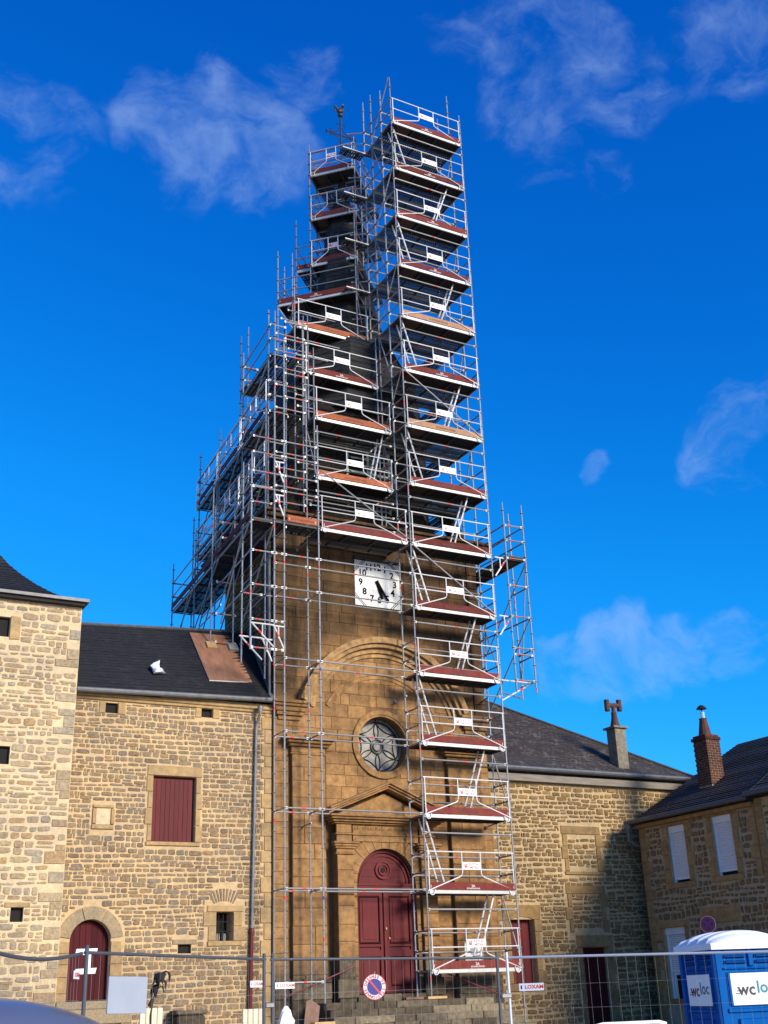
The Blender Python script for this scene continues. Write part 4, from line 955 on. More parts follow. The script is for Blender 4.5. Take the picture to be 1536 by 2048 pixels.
def deck_mesh(L_, W_, kind):
    k = (round(L_, 2), round(W_, 2), kind)
    if k in _dk: return _dk[k]
    m = MB()
    if kind == 'wood':
        m.box(.03, L_ - .03, .03, W_ - .03, -.022, -.004)
        m.mi = 1
        for i in range(4): x = .03 + (L_ - .1) * i / 3; m.box(x, x + .04, .05, W_ - .05, -.085, -.023)
        m.box(.03, L_ - .03, W_ - .05, W_ - .02, -.09, .0); m.mi = 2; m.box(L_ * .12, L_ * .3, .06, W_ - .06, -.028, -.0225)
    else:
        n = 2 if W_ > .5 else 1; pw = (W_ - .02) / n; m.mi = 1
        for j in range(n):
            y0 = .01 + j * pw; y1 = y0 + pw - .015
            m.box(.02, L_ - .02, y0, y0 + .012, -.06, 0); m.box(.02, L_ - .02, y1 - .012, y1, -.06, 0); m.box(.02, L_ - .02, (y0 + y1) / 2 - .03, (y0 + y1) / 2 + .03, -.008, 0)
            x = .02
            while x < L_ - .05: m.box(x, x + .063, y0 + .012, y1 - .012, -.006, -.001); x += .085
            for i in range(5): x = .02 + (L_ - .08) * i / 4; m.box(x, x + .04, y0 + .012, y1 - .012, -.045, -.007)
    _dk[k] = m.mesh('platform', ['deck_ply', 'steel_deck', 'deck_ply_new']); return _dk[k]
def edge_mesh(L_):
    k = ('e', round(L_, 2))
    if k not in _dk: _dk[k] = MB().bbox(.03, L_ - .03, -.02, .028, -.10, .002, .008).mesh('edge_beam', 'alu')
    return _dk[k]
def toe_mesh(L_, col, style):
    k = ('t', round(L_, 2), col, style)
    if k not in _dk:
        m = MB(); m.box(.05, L_ - .05, -.012, .012, .004, .195)
        m.mi = 1
        if style == 'w':
            put_text(m, '2A', .10, L_ / 2, -.0135, .105); put_text(m, 'ECHAFAUDAGE', .055, L_ / 2, -.0135, .04, 1.1)
        elif style == 'd': put_text(m, '2A ECHAFAUDAGE', .085, L_ / 2, -.0135, .085, 1.0)
        m.mi = 2; m.box(.10, .115, -.014, -.0122, .05, .12); m.box(L_ - .115, L_ - .10, -.014, -.0122, .05, .12)
        _dk[k] = m.mesh('toe_board', [col, 'print_white' if style == 'w' else 'print_dark', 'print_white'])
    return _dk[k]
def plat(x, y, z, L_, W_, ang=0, kind='wood', toe='toe_red', style='d', edge=True):
    o = inst('platform', deck_mesh(L_, W_, kind), SF, (x, y, z), ang)
    if edge: sub('edge_beam', edge_mesh(L_), o)
    if toe:
        tb = sub('toe_board', toe_mesh(L_, toe, style), o, (RS.uniform(-.02, .02), -.034, RS.uniform(-.004, .012))); tb.rotation_euler = (RS.uniform(-.05, .02), RS.uniform(-.005, .005), 0)
    return o
_gd = {}
def guard(x, y, z, L_, ang=0, sign=True):
    k = (round(L_, 2), sign)
    if k not in _gd:
        m = MB(); r = .0165; yo = 0; a, b = .07, L_ - .07; s0, s1 = L_ * .395, L_ * .605
        m.tube([(.02, yo, 1.0), (L_ - .02, yo, 1.0)], r, 6)
        m.tube([(a, yo, .54), (s0, yo, .54)], r, 6); m.tube([(s1, yo, .54), (b, yo, .54)], r, 6)
        for e, s, c in ((a, 1, s0), (b, -1, s1)):
            m.tube([(e, yo, 1.0), (e, yo, .0), (e + s * .015, yo, -.09), (e + s * .06, yo - .005, -.13), (e + s * .12, yo - .01, -.12), (e + s * .155, yo - .01, -.06), (e + s * .17, yo, .02)], r, 6)
            m.tube([(c, yo, 1.0), (c, yo, .44), (c - s * .03, yo, .38), (c - s * .10, yo, .34), (e + s * .13, yo, .04), (e - s * .02, yo, -.02), (e - s * .05, yo, -.02)], r, 6)
        fm = m.mesh('guard_frame', 'galv_light')
        m = MB(); m.box(s0 + .012, s1 - .012, -.008, .008, .535, .735)
        w_ = s1 - s0; m.mi = 1; lx = s0 + w_ * .2
        m.box(lx - .05, lx + .05, -.0095, -.0085, .585, .685)
        put_text(m, 'PLETTAC', .085, s0 + w_ * .64, -.0095, .675); put_text(m, 'METRIX', .085, s0 + w_ * .64, -.0095, .59)
        m.mi = 0; m.box(lx - .03, lx + .01, -.0115, -.0098, .655, .672); m.box(lx - .005, lx + .035, -.0115, -.0098, .63, .642)
        _gd[k] = (fm, m.mesh('sign_plate', ['sign_white', 'sign_red']))
    o = inst('guard_frame', _gd[k][0], SF, (x, y + RS.uniform(-.012, .012), z + RS.uniform(-.015, .02)), ang + RS.uniform(-.006, .006), (1, 1, 1), RS.uniform(-.006, .006))
    if sign: sub('sign_plate', _gd[k][1], o)
    return o
def ladder(x0, x1, y, z0, z1):
    m = MB(); wv_ = .17
    for dy in (-wv_, wv_): m.box(-.0, .0, 0, 0, 0, 0) if False else m.tube([(x0, y + dy, z0), (x1, y + dy, z1)], .027, 6)
    n = int((z1 - z0) / .28)
    for i in range(1, n):
        t = i / n; x = x0 + (x1 - x0) * t; z = z0 + (z1 - z0) * t; m.tube([(x, y - wv_, z), (x, y + wv_, z)], .014, 6)
    build(m, 'ladder', 'galv_light', SF)

XA0, XA1, YF, YR = 16.65, 19.55, 28.24, 28.97
# --- access tower on the right of the facade, 15 lifts
std(XA0, YF, 1.52, 32.1); std(XA0, YR, 1.52, 32.1); std(XA1, YF, .55, 31.5); std(XA1, YR, .55, 33.0)
for x in (XA0, XA1):
    std(x, 29.70, 14.96, 32.5); std(x, 30.28, 14.96, 32.6 if x == XA0 else 31.3)
toes = ['toe_red', 'toe_red', 'toe_red', 'toe_red', 'toe_red', 'toe_red', 'toe_red', 'toe_red', 'toe_brown', 'toe_red', 'toe_brown', 'toe_red', 'toe_red', 'toe_red', 'toe_red']
stys = ['w', 'w', 'd', 'd', 'd', 'd', 'd', 'd', 'd', 'w', 'd', 'w', 'w', 'w', 'w']
for k in range(1, 16):
    z = ZL(k)
    plat(XA0, YF, z, 2.9, .73, 0, 'wood', toes[k - 1], stys[k - 1])
    guard(XA0, YF - .05, z, 2.9)
    if k > 1: ledger((XA0, YF, z - .5), (XA1, YF, z - .5))
    for dz in (1.0, .5): ledger((XA0, YR, z + dz - .06), (XA1, YR, z + dz - .06))
    for x in (XA0, XA1):
        for dz in (0, .5, 1.0): ledger((x, YF, z + dz - .04), (x, YR, z + dz - .04))
    if k >= 8:
        plat(XA0, YR + .01, z, 2.9, .70, 0, 'steel', None, edge=False); plat(XA0, 29.71, z, 2.9, .56, 0, 'steel', None, edge=False)
        for x in (XA0, XA1):
            for dz in (-.04, .5, 1.0): ledger((x, YR, z + dz), (x, 29.70, z + dz)); ledger((x, 29.70, z + dz), (x, 30.28, z + dz))
        for dz in (-.05, .5, 1.0): ledger((XA0, 30.28, z + dz), (XA1, 30.28, z + dz))
        for yq in (29.70,): ledger((XA0, yq, z - .1), (XA1, yq, z - .1))
        if k % 2 == 0: brace((XA0, YR, z), (XA0 + .01, 29.7, z + 1.9)); brace((XA1, 29.7, z), (XA1, YR, z + 1.9))
        else: brace((XA0 - .04, 29.7, z), (XA0 - .04, YF, z + 1.95)); brace((XA1 + .04, YR, z), (XA1 + .04, 30.28, z + 1.9))
    if k in (11, 12, 13, 14, 15):
        plat(15.72, 30.2, z, .93, .42, 0, 'steel', None, edge=False); build(MB().box(15.72, 16.65, 30.185, 30.2, z - .03, z + .004), 'deck_lip', 'alu', SF)
        for dz in (.5, 1.0): ledger((XA0, 30.28, z + dz), (16.1, 30.62, z + dz))
    if k < 15:
        if k % 2: ladder(18.25, 18.95, 28.62, z, z + 1.95)
        else: ladder(17.4, 16.82, 28.62, z, z + 1.95)
brace((XA0 + .05, YF - .06, ZL(7) - .1), (XA1 - .05, YF - .06, ZL(6) + .05)); brace((XA0 + .05, YF - .06, ZL(10) - .1), (XA1 - .05, YF - .06, ZL(9) + .05))
for k in range(1, 7, 2): brace((XA1 + .03, YF, ZL(k)), (XA1 + .03, YR, ZL(k + 1) - .1))
# --- middle bay in front of the facade
XM0 = 13.58
std(12.50, YF, .6, 20.2); std(12.52, YR, .6, 21.6); std(XM0, YF, .6, 17.45); std(13.56, YR, .6, 19.4)
for x in (13.80, 16.5): std(x, 29.70, 14.96, 22.0); std(x, 30.3, 14.96, 24.0)
for k in range(2, 7):
    z = ZL(k)
    for a, b in ((12.50, XM0), (XM0, XA0)):
        ledger((a, YF, z), (b, YF, z)); ledger((a, YR, z), (b, YR, z))
    for x in (12.5, XM0): ledger((x, YF, z), (x, YR, z))
ledger((12.5, YF, 1.95), (XM0, YF, 1.95)); ledger((12.5, YF, ZL(6) + 1), (XM0, YF, ZL(6) + 1)) ; ledger((12.5, YR, ZL(6) + 1), (XM0, YR, ZL(6) + 1))
ledger((XM0, YF, ZL(6) + 1), (XA0, YF, ZL(6) + 1)); ledger((XM0, YR, ZL(6) + 1), (XA0, YR, ZL(6) + 1))
My = {7: YF, 8: 28.98, 9: 28.98, 10: 29.72, 11: 30.28}; mt = {7: 'toe_red', 8: 'toe_orange', 9: 'toe_orange', 10: 'toe_red', 11: 'toe_orange'}; ms = {7: 'd', 8: 'd', 9: 'd', 10: 'w', 11: 'd'}
for k, y in My.items():
    z = ZL(k); x0 = 13.62 if k == 7 else 13.84; ln = 16.56 - x0
    plat(x0, y, z, ln, .72, 0, 'wood', mt[k], ms[k]); guard(x0, y - .05, z, ln)
    for dz in ((.55, 1.0) if k == 7 else (-.5, .55, 1.0)): ledger((x0, y + .72, z + dz), (x0 + ln, y + .72, z + dz))
    if k > 7: ledger((x0, y, z - .5), (x0 + ln, y, z - .5))
    for x in (x0, x0 + ln):
        for dz in (0, .5, 1.0): ledger((x, y, z + dz), (x, y + .72, z + dz))
    if k >= 8:
        plat(x0, y + .74, z, ln, .6, 0, 'steel', None, edge=False)
        ledger((x0, y + 1.3, z - .1), (x0 + ln, y + 1.3, z - .1)); ledger((x0, y + 1.3, z + 1), (x0 + ln, y + 1.3, z + 1))
    else: plat(x0, YR + .01, z, ln, .45, 0, 'steel', None, edge=False)
plat(12.52, YF, ZL(7), 1.04, .72, 0, 'steel', 'toe_orange', 'd', False); plat(11.52, YF, ZL(7), .96, .72, 0, 'steel', None, 'd', False)
std(13.84, YF + .74, 16.2, 20.6); std(13.84, 29.72, 18, 22.2)
brace((13.66, YF - .06, ZL(8) - .2), (16.5, YF - .06, ZL(7) + .1)); ladder(15.9, 16.35, 29.35, ZL(8), ZL(9) - .05); brace((13.85, 28.9, ZL(8)), (13.85, 28.9 + .7, ZL(9)))
# grid of ledgers at the left of the middle bay
for z in (15.1, 15.6, 16.2, 16.7, 18.2, 19.0, 19.6, 20.2, 20.8):
    ledger((12.5, YF, z), (13.58 if z < 17.4 else 13.3, YF if z < 17.4 else YF, z), True)
    ledger((12.52, YR, z), (13.56, YR, z), True)
    if z < 17: ledger((11.5, YF, z), (12.5, YF, z), True)
std(13.3, YF, 17.6, 21.2)
# wall ties
for x, y, z in ((16.65, YR, 6.05), (19.55, YR, 6.1), (13.56, YR, 5.9), (16.65, YR, 9.6), (13.5, YR, 13.9), (16.65, YR, 13.9)):
    build(MB().tube([(x, y - .1, z), (x - .05, 29.48, z - .05)], .022, 8).lathe([(.05, z - .09), (.05, z - .02)], x - .05, 29.44, 8), 'wall_tie', 'galv', SF)
# --- left flank, running back along the tower (slightly splayed like the wall)
SK = lambda x, y: x + .085 * (y - 28.3)
FL = math.atan2(-1, -.085)
def lrow(x0, ya, yb): return (SK(x0, ya), ya), (SK(x0, yb), yb)
for x0, zs0 in ((11.5, 10.3), (12.2, 9.9)):
    for y in (YF, 29.05): std(SK(x0, y), y, zs0 + (0 if y == YF else -.15), 16.2 if x0 < 12 else 18.4)
for y, zt in ((31.15, 16.2), (34.3, 16.1), (37.3, 15.9)):
    for x0 in (11.5, 12.2):
        zb = 11.22 if y < 32 else (11.3 if y < 33 else 9.0)
        if y < 32: x0 -= .31
        std(SK(x0, y), y, zb, zt if x0 < 11.9 else 17.8, True)
for y, zt in ((29.3, 21.8), (31.95, 21.7), (34.6, 20.1), (37.2, 20.3)):
    std(SK(12.36, y), y, 14.2, zt); std(SK(12.95, y), y, 14.6, zt - .6)
def flank(z, x0, ya, yb, W_, toe, rails=True, gd=False, kind='steel', nb=3):
    ys = [ya + (yb - ya) * i / nb for i in range(nb + 1)]
    for a, b in zip(ys, ys[1:]):
        ln = math.hypot(b - a, .085 * (b - a))
        plat(SK(x0, b), b, z, ln, W_, FL, kind, toe, 'd', False)
        plat(SK(x0 + W_ + .02, b), b, z, ln, .4, FL, 'steel', None, edge=False)
        if gd: guard(SK(x0 - .05, b), b, z, ln, FL)
        if rails:
            for dz in (.5, 1.0): ledger((SK(x0, a), a, z + dz), (SK(x0, b), b, z + dz))
        ledger((SK(x0, a), a, z - .12), (SK(x0, b), b, z - .12)); ledger((SK(x0 + W_, a), a, z - .12), (SK(x0 + W_, b), b, z - .12)); ledger((SK(x0 + W_ + .4, a), a, z - .12), (SK(x0 + W_ + .4, b), b, z - .12))
        brace((SK(x0, b) - .02, b, z - 1.7), (SK(x0, a) - .02, a, z - .1))
    for y in ys:
        for dz in (-.06, .5, 1.0): ledger((SK(x0, y), y, z + dz), (SK(x0 + W_, y), y, z + dz))
flank(ZL(7), 11.5, 28.3, 37.3, .70, 'toe_red', True, False, 'steel', 3)
flank(ZL(8), 12.30, 29.3, 37.2, .66, 'toe_red', True, True, 'steel', 3)
flank(ZL(9), 12.30, 29.1, 37.3, .66, 'toe_red', True, True, 'steel', 3)
flank(ZL(10), 12.36, 29.1, 31.95, .55, None, True, False, 'steel', 1)
for z in (ZL(6), ZL(5) + 1.0, ZL(6) + 1, ZL(5) + .2):            # low ledgers over the slate roof
    ledger((11.5, YF, z), (12.2, YF, z), True); ledger((12.2, YF, z), (12.5, YF, z), False)
    for x0 in (11.5, 12.2): ledger((SK(x0, YF), YF, z), (SK(x0, 31.15), 31.15, z)) if z > 11.2 else None
    if z > 11.5: ledger((11.55, 31.15, z), (12.25, 31.15, z), True)
ledger((11.55, 31.15, 11.3), (12.25, 31.15, 11.3), True); ledger((11.5, 29.05, ZL(6)), (12.2, 29.05, ZL(6)), True); ledger((12.2, 29.05, ZL(6)), (13.5, 29.05, ZL(6)), True)
for ya, yb in ((28.3, 31.15), (31.15, 34.3), (34.3, 37.3)):
    brace((SK(11.5, yb), yb, ZL(6) - .3), (SK(11.5, ya), ya, ZL(7) + .6)); brace((SK(12.2, yb), yb, ZL(6) - .2), (SK(12.2, ya), ya, ZL(7) - .1))
    ledger((SK(11.5, ya), ya, ZL(6) + .3), (SK(11.5, yb), yb, ZL(6) + .3)) if ya > 31 else None
def bracket(x0, x1, y, z):
    m = MB(); m.tube([(x0, y, z), (x1, y, z)], .025, 8); m.tube([(x0 + .05, y, z - .02), (x1 - .02, y, z - .62)], .025, 8); m.tube([((x0 + x1) / 2, y, z), ((x0 + x1) / 2, y, z - .35)], .02, 6)
    m.mi = 1; c = Vector((x0 + .05, y, z - .02)).lerp(Vector((x1 - .02, y, z - .62)), .35); d = Vector((x1 - x0 - .07, 0, -.6)).normalized() * .07; m.tube([c - d, c + d], .027, 8)
    build(m, 'bracket', ['galv_light', 'red_band'], SF)
for y, z in ((YF, 11.05), (29.05, 10.9)): bracket(11.5, 12.2, y, z); bracket(12.15, 12.5, y, z - .02)
bracket(12.2, 12.5, YF, 16.0); bracket(12.2, 12.5, YF, 14.95)
# --- right-hand cantilever bay
for x, y in ((19.95, 28.0), (20.65, 27.97), (20.68, 28.75), (19.98, 30.6), (20.6, 30.7)): std(x, y, 9.8 if y < 30 else 10.4, 15.95)
plat(20.66, 27.98, ZL(7), 2.75, .70, PI / 2, 'steel', None); plat(20.66, 27.98, ZL(7) - .06, 2.75, .70, PI / 2, 'wood', None, edge=False)
for z in (ZL(5), ZL(5) + .8, ZL(5) + 1.0, ZL(6), ZL(6) + 1.0, ZL(7) - .1, ZL(7) + .5, ZL(7) + 1.0):
    ledger((19.95, 28.0, z), (20.65, 27.97, z), True)
    if z in (ZL(6), ZL(7) - .1, ZL(7) + .5, ZL(7) + 1.0): ledger((20.65, 27.97, z), (20.6, 30.7, z)); ledger((19.95, 28.0, z), (19.98, 30.6, z))
    else: ledger((20.65, 27.97, z), (20.68, 28.75, z), True)
brace((20.66, 28.0, ZL(7) - .2), (20.6, 30.6, ZL(6) - .7)); brace((20.66, 28.0, ZL(6)), (20.6, 30.6, ZL(5) - .5)); brace((20.69, 28.0, ZL(7)), (20.69, 28.74, ZL(5) + .1)); brace((19.6, 28.9, ZL(6)), (20.6, 30.6, ZL(5) + .4))
for z in (ZL(5) + .02, ZL(6), ZL(7) - .1): bracket(20.62, 19.58, 28.24, z) if z < ZL(6) else bracket(19.95, 19.58, 28.1, z)
for z in (ZL(5) - .35, ZL(5) + .6, ZL(6) + .3): ledger((19.55, YR, z), (19.9, 30.5, z)); ledger((19.55, YF, z), (20.6, 28.7, z)) if z < ZL(5) else None
# --- turned bays round the spire
E1 = Vector((.7071, -.7071, 0)); E2 = Vector((.7071, .7071, 0)); A45 = -PI / 4
def P45(o_, a, b, z): p = Vector((o_[0], o_[1], 0)) + E1 * a + E2 * b; return (p.x, p.y, z)
U0 = (15.32, 32.22)
for a, b, z0, zt in ((0, 0, 22.4, 31.6), (1.78, 0, 22.4, 31.5), (0, .75, 22.4, 31.2), (1.78, .75, 22.4, 31.0), (0, 2.6, 24, 31.2), (1.78, 2.6, 24, 31.0), (-.62, .2, 24.3, 28.4), (-1.05, .1, 22.5, 26.4), (-.62, 2.6, 24.2, 28.3)):
    p = P45(U0, a, b, 0); std(p[0], p[1], z0, zt)
for k in (13, 14, 15):
    z = ZL(k); p = P45(U0, 0, 0, z); plat(p[0], p[1], z, 1.78, .73, A45, 'wood', 'toe_red', 'd'); g_ = P45(U0, 0, -.05, z); guard(g_[0], g_[1], z, 1.78, A45, k != 14)
    p = P45(U0, 0, .75, z); plat(p[0], p[1], z, 1.78, .34, A45, 'steel', None, edge=False)
    p = P45(U0, 1.78, .75, z); plat(p[0], p[1], z, 1.9, .64, PI / 4, 'steel', None, edge=False); p = P45(U0, .62, .75, z); plat(p[0], p[1], z, 1.9, .6, PI / 4, 'steel', None, edge=False)
    p = P45(U0, 0, 2.6, z); plat(p[0], p[1], z, 1.78, .73, A45, 'steel', None)
    for b in (0, .75, 2.6):
        for dz in (-.1, .5, 1.0): ledger(P45(U0, 0, b, z + dz), P45(U0, 1.78, b, z + dz))
    for a in (0, 1.78):
        for dz in (-.08, .5, 1.0): ledger(P45(U0, a, 0, z + dz), P45(U0, a, .75, z + dz)); ledger(P45(U0, a, .75, z + dz), P45(U0, a, 2.6, z + dz))
    brace(P45(U0, 0, .75, z - .1), P45(U0, 0, 2.6, z - 1.8)); brace(P45(U0, 1.8, 2.6, z - .1), P45(U0, 1.8, .75, z - 1.8))
z = ZL(13); p = P45(U0, -.62, .2, z); plat(p[0], p[1], z, .6, .3, A45, 'wood', 'toe_red', 'n'); plat(*P45(U0, -.02, .2, z)[:2], z, 2.6, .58, PI / 4, 'steel', None, edge=False)
for dz in (.5, 1.0):
    ledger(P45(U0, -.62, .2, z + dz), P45(U0, 0, .2, z + dz)); ledger(P45(U0, -.62, .2, z + dz), P45(U0, -.62, 2.6, z + dz))
z = ZL(12); O12 = (14.06, 32.28); plat(O12[0], O12[1], z, 2.9, .73, A45, 'wood', 'toe_red', 'w'); plat(*P45(O12, 0, .74, z)[:2], z, 2.9, .7, A45, 'steel', None, edge=False)
plat(*P45(O12, .75, 1.44, z)[:2], z, 2.4, .7, PI / 4, 'steel', None, edge=False)
for dz in (-.1, .5, 1.0): ledger(P45(O12, 0, 0, z + dz), P45(O12, 2.9, 0, z + dz)); ledger(P45(O12, 0, 0, z + dz), P45(O12, 0, 2.6, z + dz)); ledger(P45(O12, 2.9, 0, z + dz), P45(O12, 2.9, .9, z + dz))
std(O12[0], O12[1], 21.2, 26.4); p = P45(O12, 2.9, 0, 0); std(p[0], p[1], 20.5, 27.8); p = P45(O12, .55, 0, 0); std(p[0], p[1], 23.2, 26.2); p = P45(O12, 0, 2.6, 0); std(p[0], p[1], 21, 26.2)
brace(P45(O12, 0, 0, z - .1), P45(O12, .9, .9, z - 1.7)); brace(P45(O12, 2.9, 0, z - .1), P45(O12, 2.9, .9, z - 1.8)); brace(P45(O12, 0, 2.6, z - .1), P45(O12, 0, 0, z - 1.8))
# --- rear side of the belfry and spire
for x in (13.9, 16.7, 19.5):
    std(x, 34.6, 15, 24.5); std(x, 35.3, 15, 24.5)
for k in range(8, 12):
    z = ZL(k)
    for x in (13.9, 16.7):
        plat(x, 34.6, z, 2.8, .7, 0, 'steel', None, edge=False)
        for dz in (-.1, .5, 1.0): ledger((x, 35.3, z + dz), (x + 2.8, 35.3, z + dz)); ledger((x, 34.6, z - .1), (x + 2.8, 34.6, z - .1)) if dz == .5 else None
    for x in (13.9, 16.7, 19.5): ledger((x, 34.6, z), (x, 35.3, z))
for k in range(8, 12):                                            # right side of the belfry
    z = ZL(k); plat(19.52, 30.3, z, 4.2, .6, PI / 2, 'steel', None, edge=False)
    for dz in (-.1, .5, 1.0): ledger((19.52, 30.28, z + dz), (19.5, 34.6, z + dz))
    brace((19.5, 30.3, z), (19.5, 34.5, z + 1.9))

# past 300 of a kind, the least visible tubes (behind the tower) are joined into one part
for nm, lst in TUBES.items():
    lst.sort(key=lambda t: -t[0]); rest = MB()
    for _, o in lst[300:]:
        c, s_ = math.cos(o.rotation_euler.z), math.sin(o.rotation_euler.z); b = BASE[o.name]; off = len(rest.v)
        rest.v += [(b.x + v.co.x * c - v.co.y * s_, b.y + v.co.x * s_ + v.co.y * c, b.z + v.co.z) for v in o.data.vertices]
        for p in o.data.polygons: rest.f.append(tuple(i + off for i in p.vertices)); rest.m.append(p.material_index)
        bpy.data.objects.remove(o)
    if rest.v: build(rest, nm + '_remainder', ['galv', 'red_band'], SF, kind='stuff')

# ================================================================== SMALL THINGS
# plywood on the slate roof with the two foot blocks and a stray plastic bag
rs = (11.79 - 9.19) / (RY - (YL - .2)); zr = lambda y: 9.19 + (y - (YL - .2)) * rs
m = MB(); d = .035
m.add([(10.98, 29.92, zr(29.92) + d), (12.28, 29.98, zr(29.98) + d), (12.18, 31.55, zr(31.55) + d), (10.92, 31.52, zr(31.52) + d)], [(0, 1, 2, 3)])
m.add([(x, y, z - .001) for x, y, z in m.v] + [(x, y, z - .03) for x, y, z in m.v], [(0, 4, 5, 1), (1, 5, 6, 2), (2, 6, 7, 3), (3, 7, 4, 0), (7, 6, 5, 4)])
m.m = [0] + [1] * 5
tag(build(m, 'plywood_sheet', ['ply_roof', 'ply_edge']), 'reddish plywood sheet lying on the dark slate roof under the scaffold feet', 'plywood')
for x, mt_, lb in ((SK(11.2, 31.15), 'new_wood', 'yellow timber block under the left scaffold foot on the plywood'), (SK(11.88, 31.15), 'grey_block', 'grey timber block under the right scaffold foot on the plywood')):
    zc = zr(31.1) + .05; m = MB().bbox(-.15, .15, -.17, .13, 0, .07, .008); ang = math.atan(rs)
    m.v = [(x + a, 31.12 + b * math.cos(ang) - c * math.sin(ang), zc + b * math.sin(ang) + c * math.cos(ang)) for a, b, c in m.v]
    tag(build(m, 'timber_block', mt_), lb, 'timber block')
R = random.Random(9); m = MB(); outl = [(.10, .46), (.03, .40), (-.10, .33), (-.19, .24), (-.15, .12), (-.10, .0), (.04, .02), (.22, .03), (.16, .12), (.06, .19), (.05, .30)]
cxb, czb = 9.52, zr(29.98) + .02; ring_, vs = len(outl), []
for d_, k_ in ((0, 1.0), (-.05, .82), (-.10, .5), (.06, .7)):
    for x, z in outl: vs.append((cxb + (x + .0) * k_ + R.uniform(-.018, .018), 29.98 + d_ + z * .45 + R.uniform(-.02, .02), czb + .18 * (1 - k_) + z * k_ + R.uniform(-.015, .015)))
for a in (0, 1):
    m.add(vs, []) if a == 0 else None
m.f += [(a * ring_ + i_, a * ring_ + (i_ + 1) % ring_, b * ring_ + (i_ + 1) % ring_, b * ring_ + i_) for a, b in ((0, 1), (1, 2), (3, 0)) for i_ in range(ring_)] + [tuple(range(2 * ring_, 3 * ring_)), tuple(range(3 * ring_, 4 * ring_))]
m.m += [0] * (3 * ring_ + 2)
o = build(m, 'plastic_bag', 'bag_white'); tag(o, 'crumpled white plastic bag caught on the slate roof', 'plastic bag')
# timber pads under the scaffold on the top step
for i, (x, y, mt_, lb) in enumerate(((16.52, 28.97, 'board_brown', 'brown timber pad under the rear scaffold foot on the church steps'), (16.75, 28.22, 'new_wood', 'pale timber pad under the front scaffold foot on the church steps'))):
    m = MB().bbox(x - .28, x + .3, y - .11, y + .11, 1.455, 1.518, .008); tag(build(m, 'timber_pad', mt_), lb, 'timber pad')
# notice on the facade
NB = thing('notice_board', (18.7, 29.33, 2.33), 'pale framed notice fixed to the church wall behind the lowest scaffold platform', 'notice board')
build(MB().box(18.45, 19.0, 29.33, 29.35, 2.33, 2.84), 'paper', 'paper', NB); build(MB().box(18.62, 18.85, 29.323, 29.329, 2.55, 2.72), 'print', 'paper_print', NB)
build(MB().box(18.43, 19.02, 29.32, 29.36, 2.30, 2.33).box(18.43, 19.02, 29.32, 29.36, 2.84, 2.87).box(18.42, 18.45, 29.32, 29.36, 2.33, 2.84).box(19.0, 19.03, 29.32, 29.36, 2.33, 2.84), 'frame', 'galv', NB)

# site fence ---------------------------------------------------------
def fence(p, q, zt, zt2, mat, label, sag=0, feet=True, cap=True):
    p, q = Vector((*p, 0)), Vector((*q, 0)); d = (q - p).normalized(); ln = (q - p).length; g0 = 0
    F_ = thing('site_fence', p, label, 'fence', 'wire mesh site fence panels')
    top = lambda t: zt + (zt2 - zt) * t - sag * math.sin(PI * t) 
    for e, t in ((p + d * .03, 0), (q - d * .03, 1)):
        if t == 1 and not cap: continue
        build(MB().tube([(e.x, e.y, .02), (e.x, e.y, top(t) + .07)], .021, 10), 'post', mat if t == 0 else mat, F_)
    pts = [p.lerp(q, t) + Vector((0, 0, top(t))) for t in [i / 10 for i in range(11)]]
    build(MB().tube(pts, .017, 8), 'top_rail', mat, F_)
    build(MB().tube([p + Vector((0, 0, .18)), q + Vector((0, 0, .18))], .019, 8), 'bottom_rail', mat, F_)
    m = MB(); n = int(ln / .125)
    for i in range(1, n):
        t = i / n; a = p.lerp(q, t); m.tube([(a.x, a.y, .18), (a.x, a.y, top(t))],   .0011, 4, False)
    for z in (.45, .75, 1.05, 1.35, 1.65): m.tube([p + Vector((0, 0, z)), q + Vector((0, 0, z))],   .0011, 4, False)
    build(m, 'wire_mesh', 'wire', F_, kind='stuff')
    for e in (p, ):
        build(MB().bbox(e.x - .11, e.x + .11, e.y - .35, e.y + .35, .004, .14, .02), 'foot_block', 'concrete', F_)
    return F_
F1 = fence((1.72, 9.5), (3.30, 12.5), 2.03, 2.09, 'fence_galv', 'bent wire fence panel at the far left in front of the stone tower', .07, True, False)
F2 = fence((3.34, 12.54), (6.13, 14.45), 2.10, 2.06, 'fence_galv', 'wire fence panel in front of the left house and its arched door')
F3 = fence((6.22, 14.5), (9.66, 14.5), 2.06, 2.02, 'fence_galv', 'wire fence panel in front of the church door')
F4 = fence((9.76, 14.5), (12.25, 11.9), 2.02, 1.95, 'fence_galv_lit', 'bright wire fence panel at the right in front of the blue toilet')
build(MB().bbox(6.13, 6.25, 14.43, 14.55, 1.5, 1.56, .01), 'coupler', 'galv', F3); build(MB().bbox(9.64, 9.80, 14.44, 14.54, 1.5, 1.56, .01).lathe([(.02, 1.56), (.02, 1.6)], 9.72, 14.45, 8), 'coupler', 'galv', F4)
def loxam(x, y, z, ang, label, k=.6):
    m = MB(); m.box(-.22, .22, -.004, .004, -.062, .062)
    m.mi = 1; put_text(m, 'LOXAM', .085, .05, -.006, 0, 1.15); m.mi = 2; put_text(m, '1!', .08, -.17, -.006, 0, .9) if False else m.box(-.19, -.165, -.006, -.005, -.03, .03)
    o = bpy.data.objects.new('fence_sign', m.mesh('fence_sign', ['sign_white', 'sign_red', 'road_blue'])); C.objects.link(o); o.location = (x, y, z); o.rotation_euler = (0, 0, ang); o.scale = (k, 1, k)
    return tag(o, label, 'sign', 'small white hire signs on the site fence')
loxam(5.93, 14.26, 1.775, math.atan2(1.91, 2.79), 'small white hire sign beside the red drainpipe')
loxam(6.40, 14.46, 1.75, 0, 'small white hire sign left of the church door next to the fence posts')
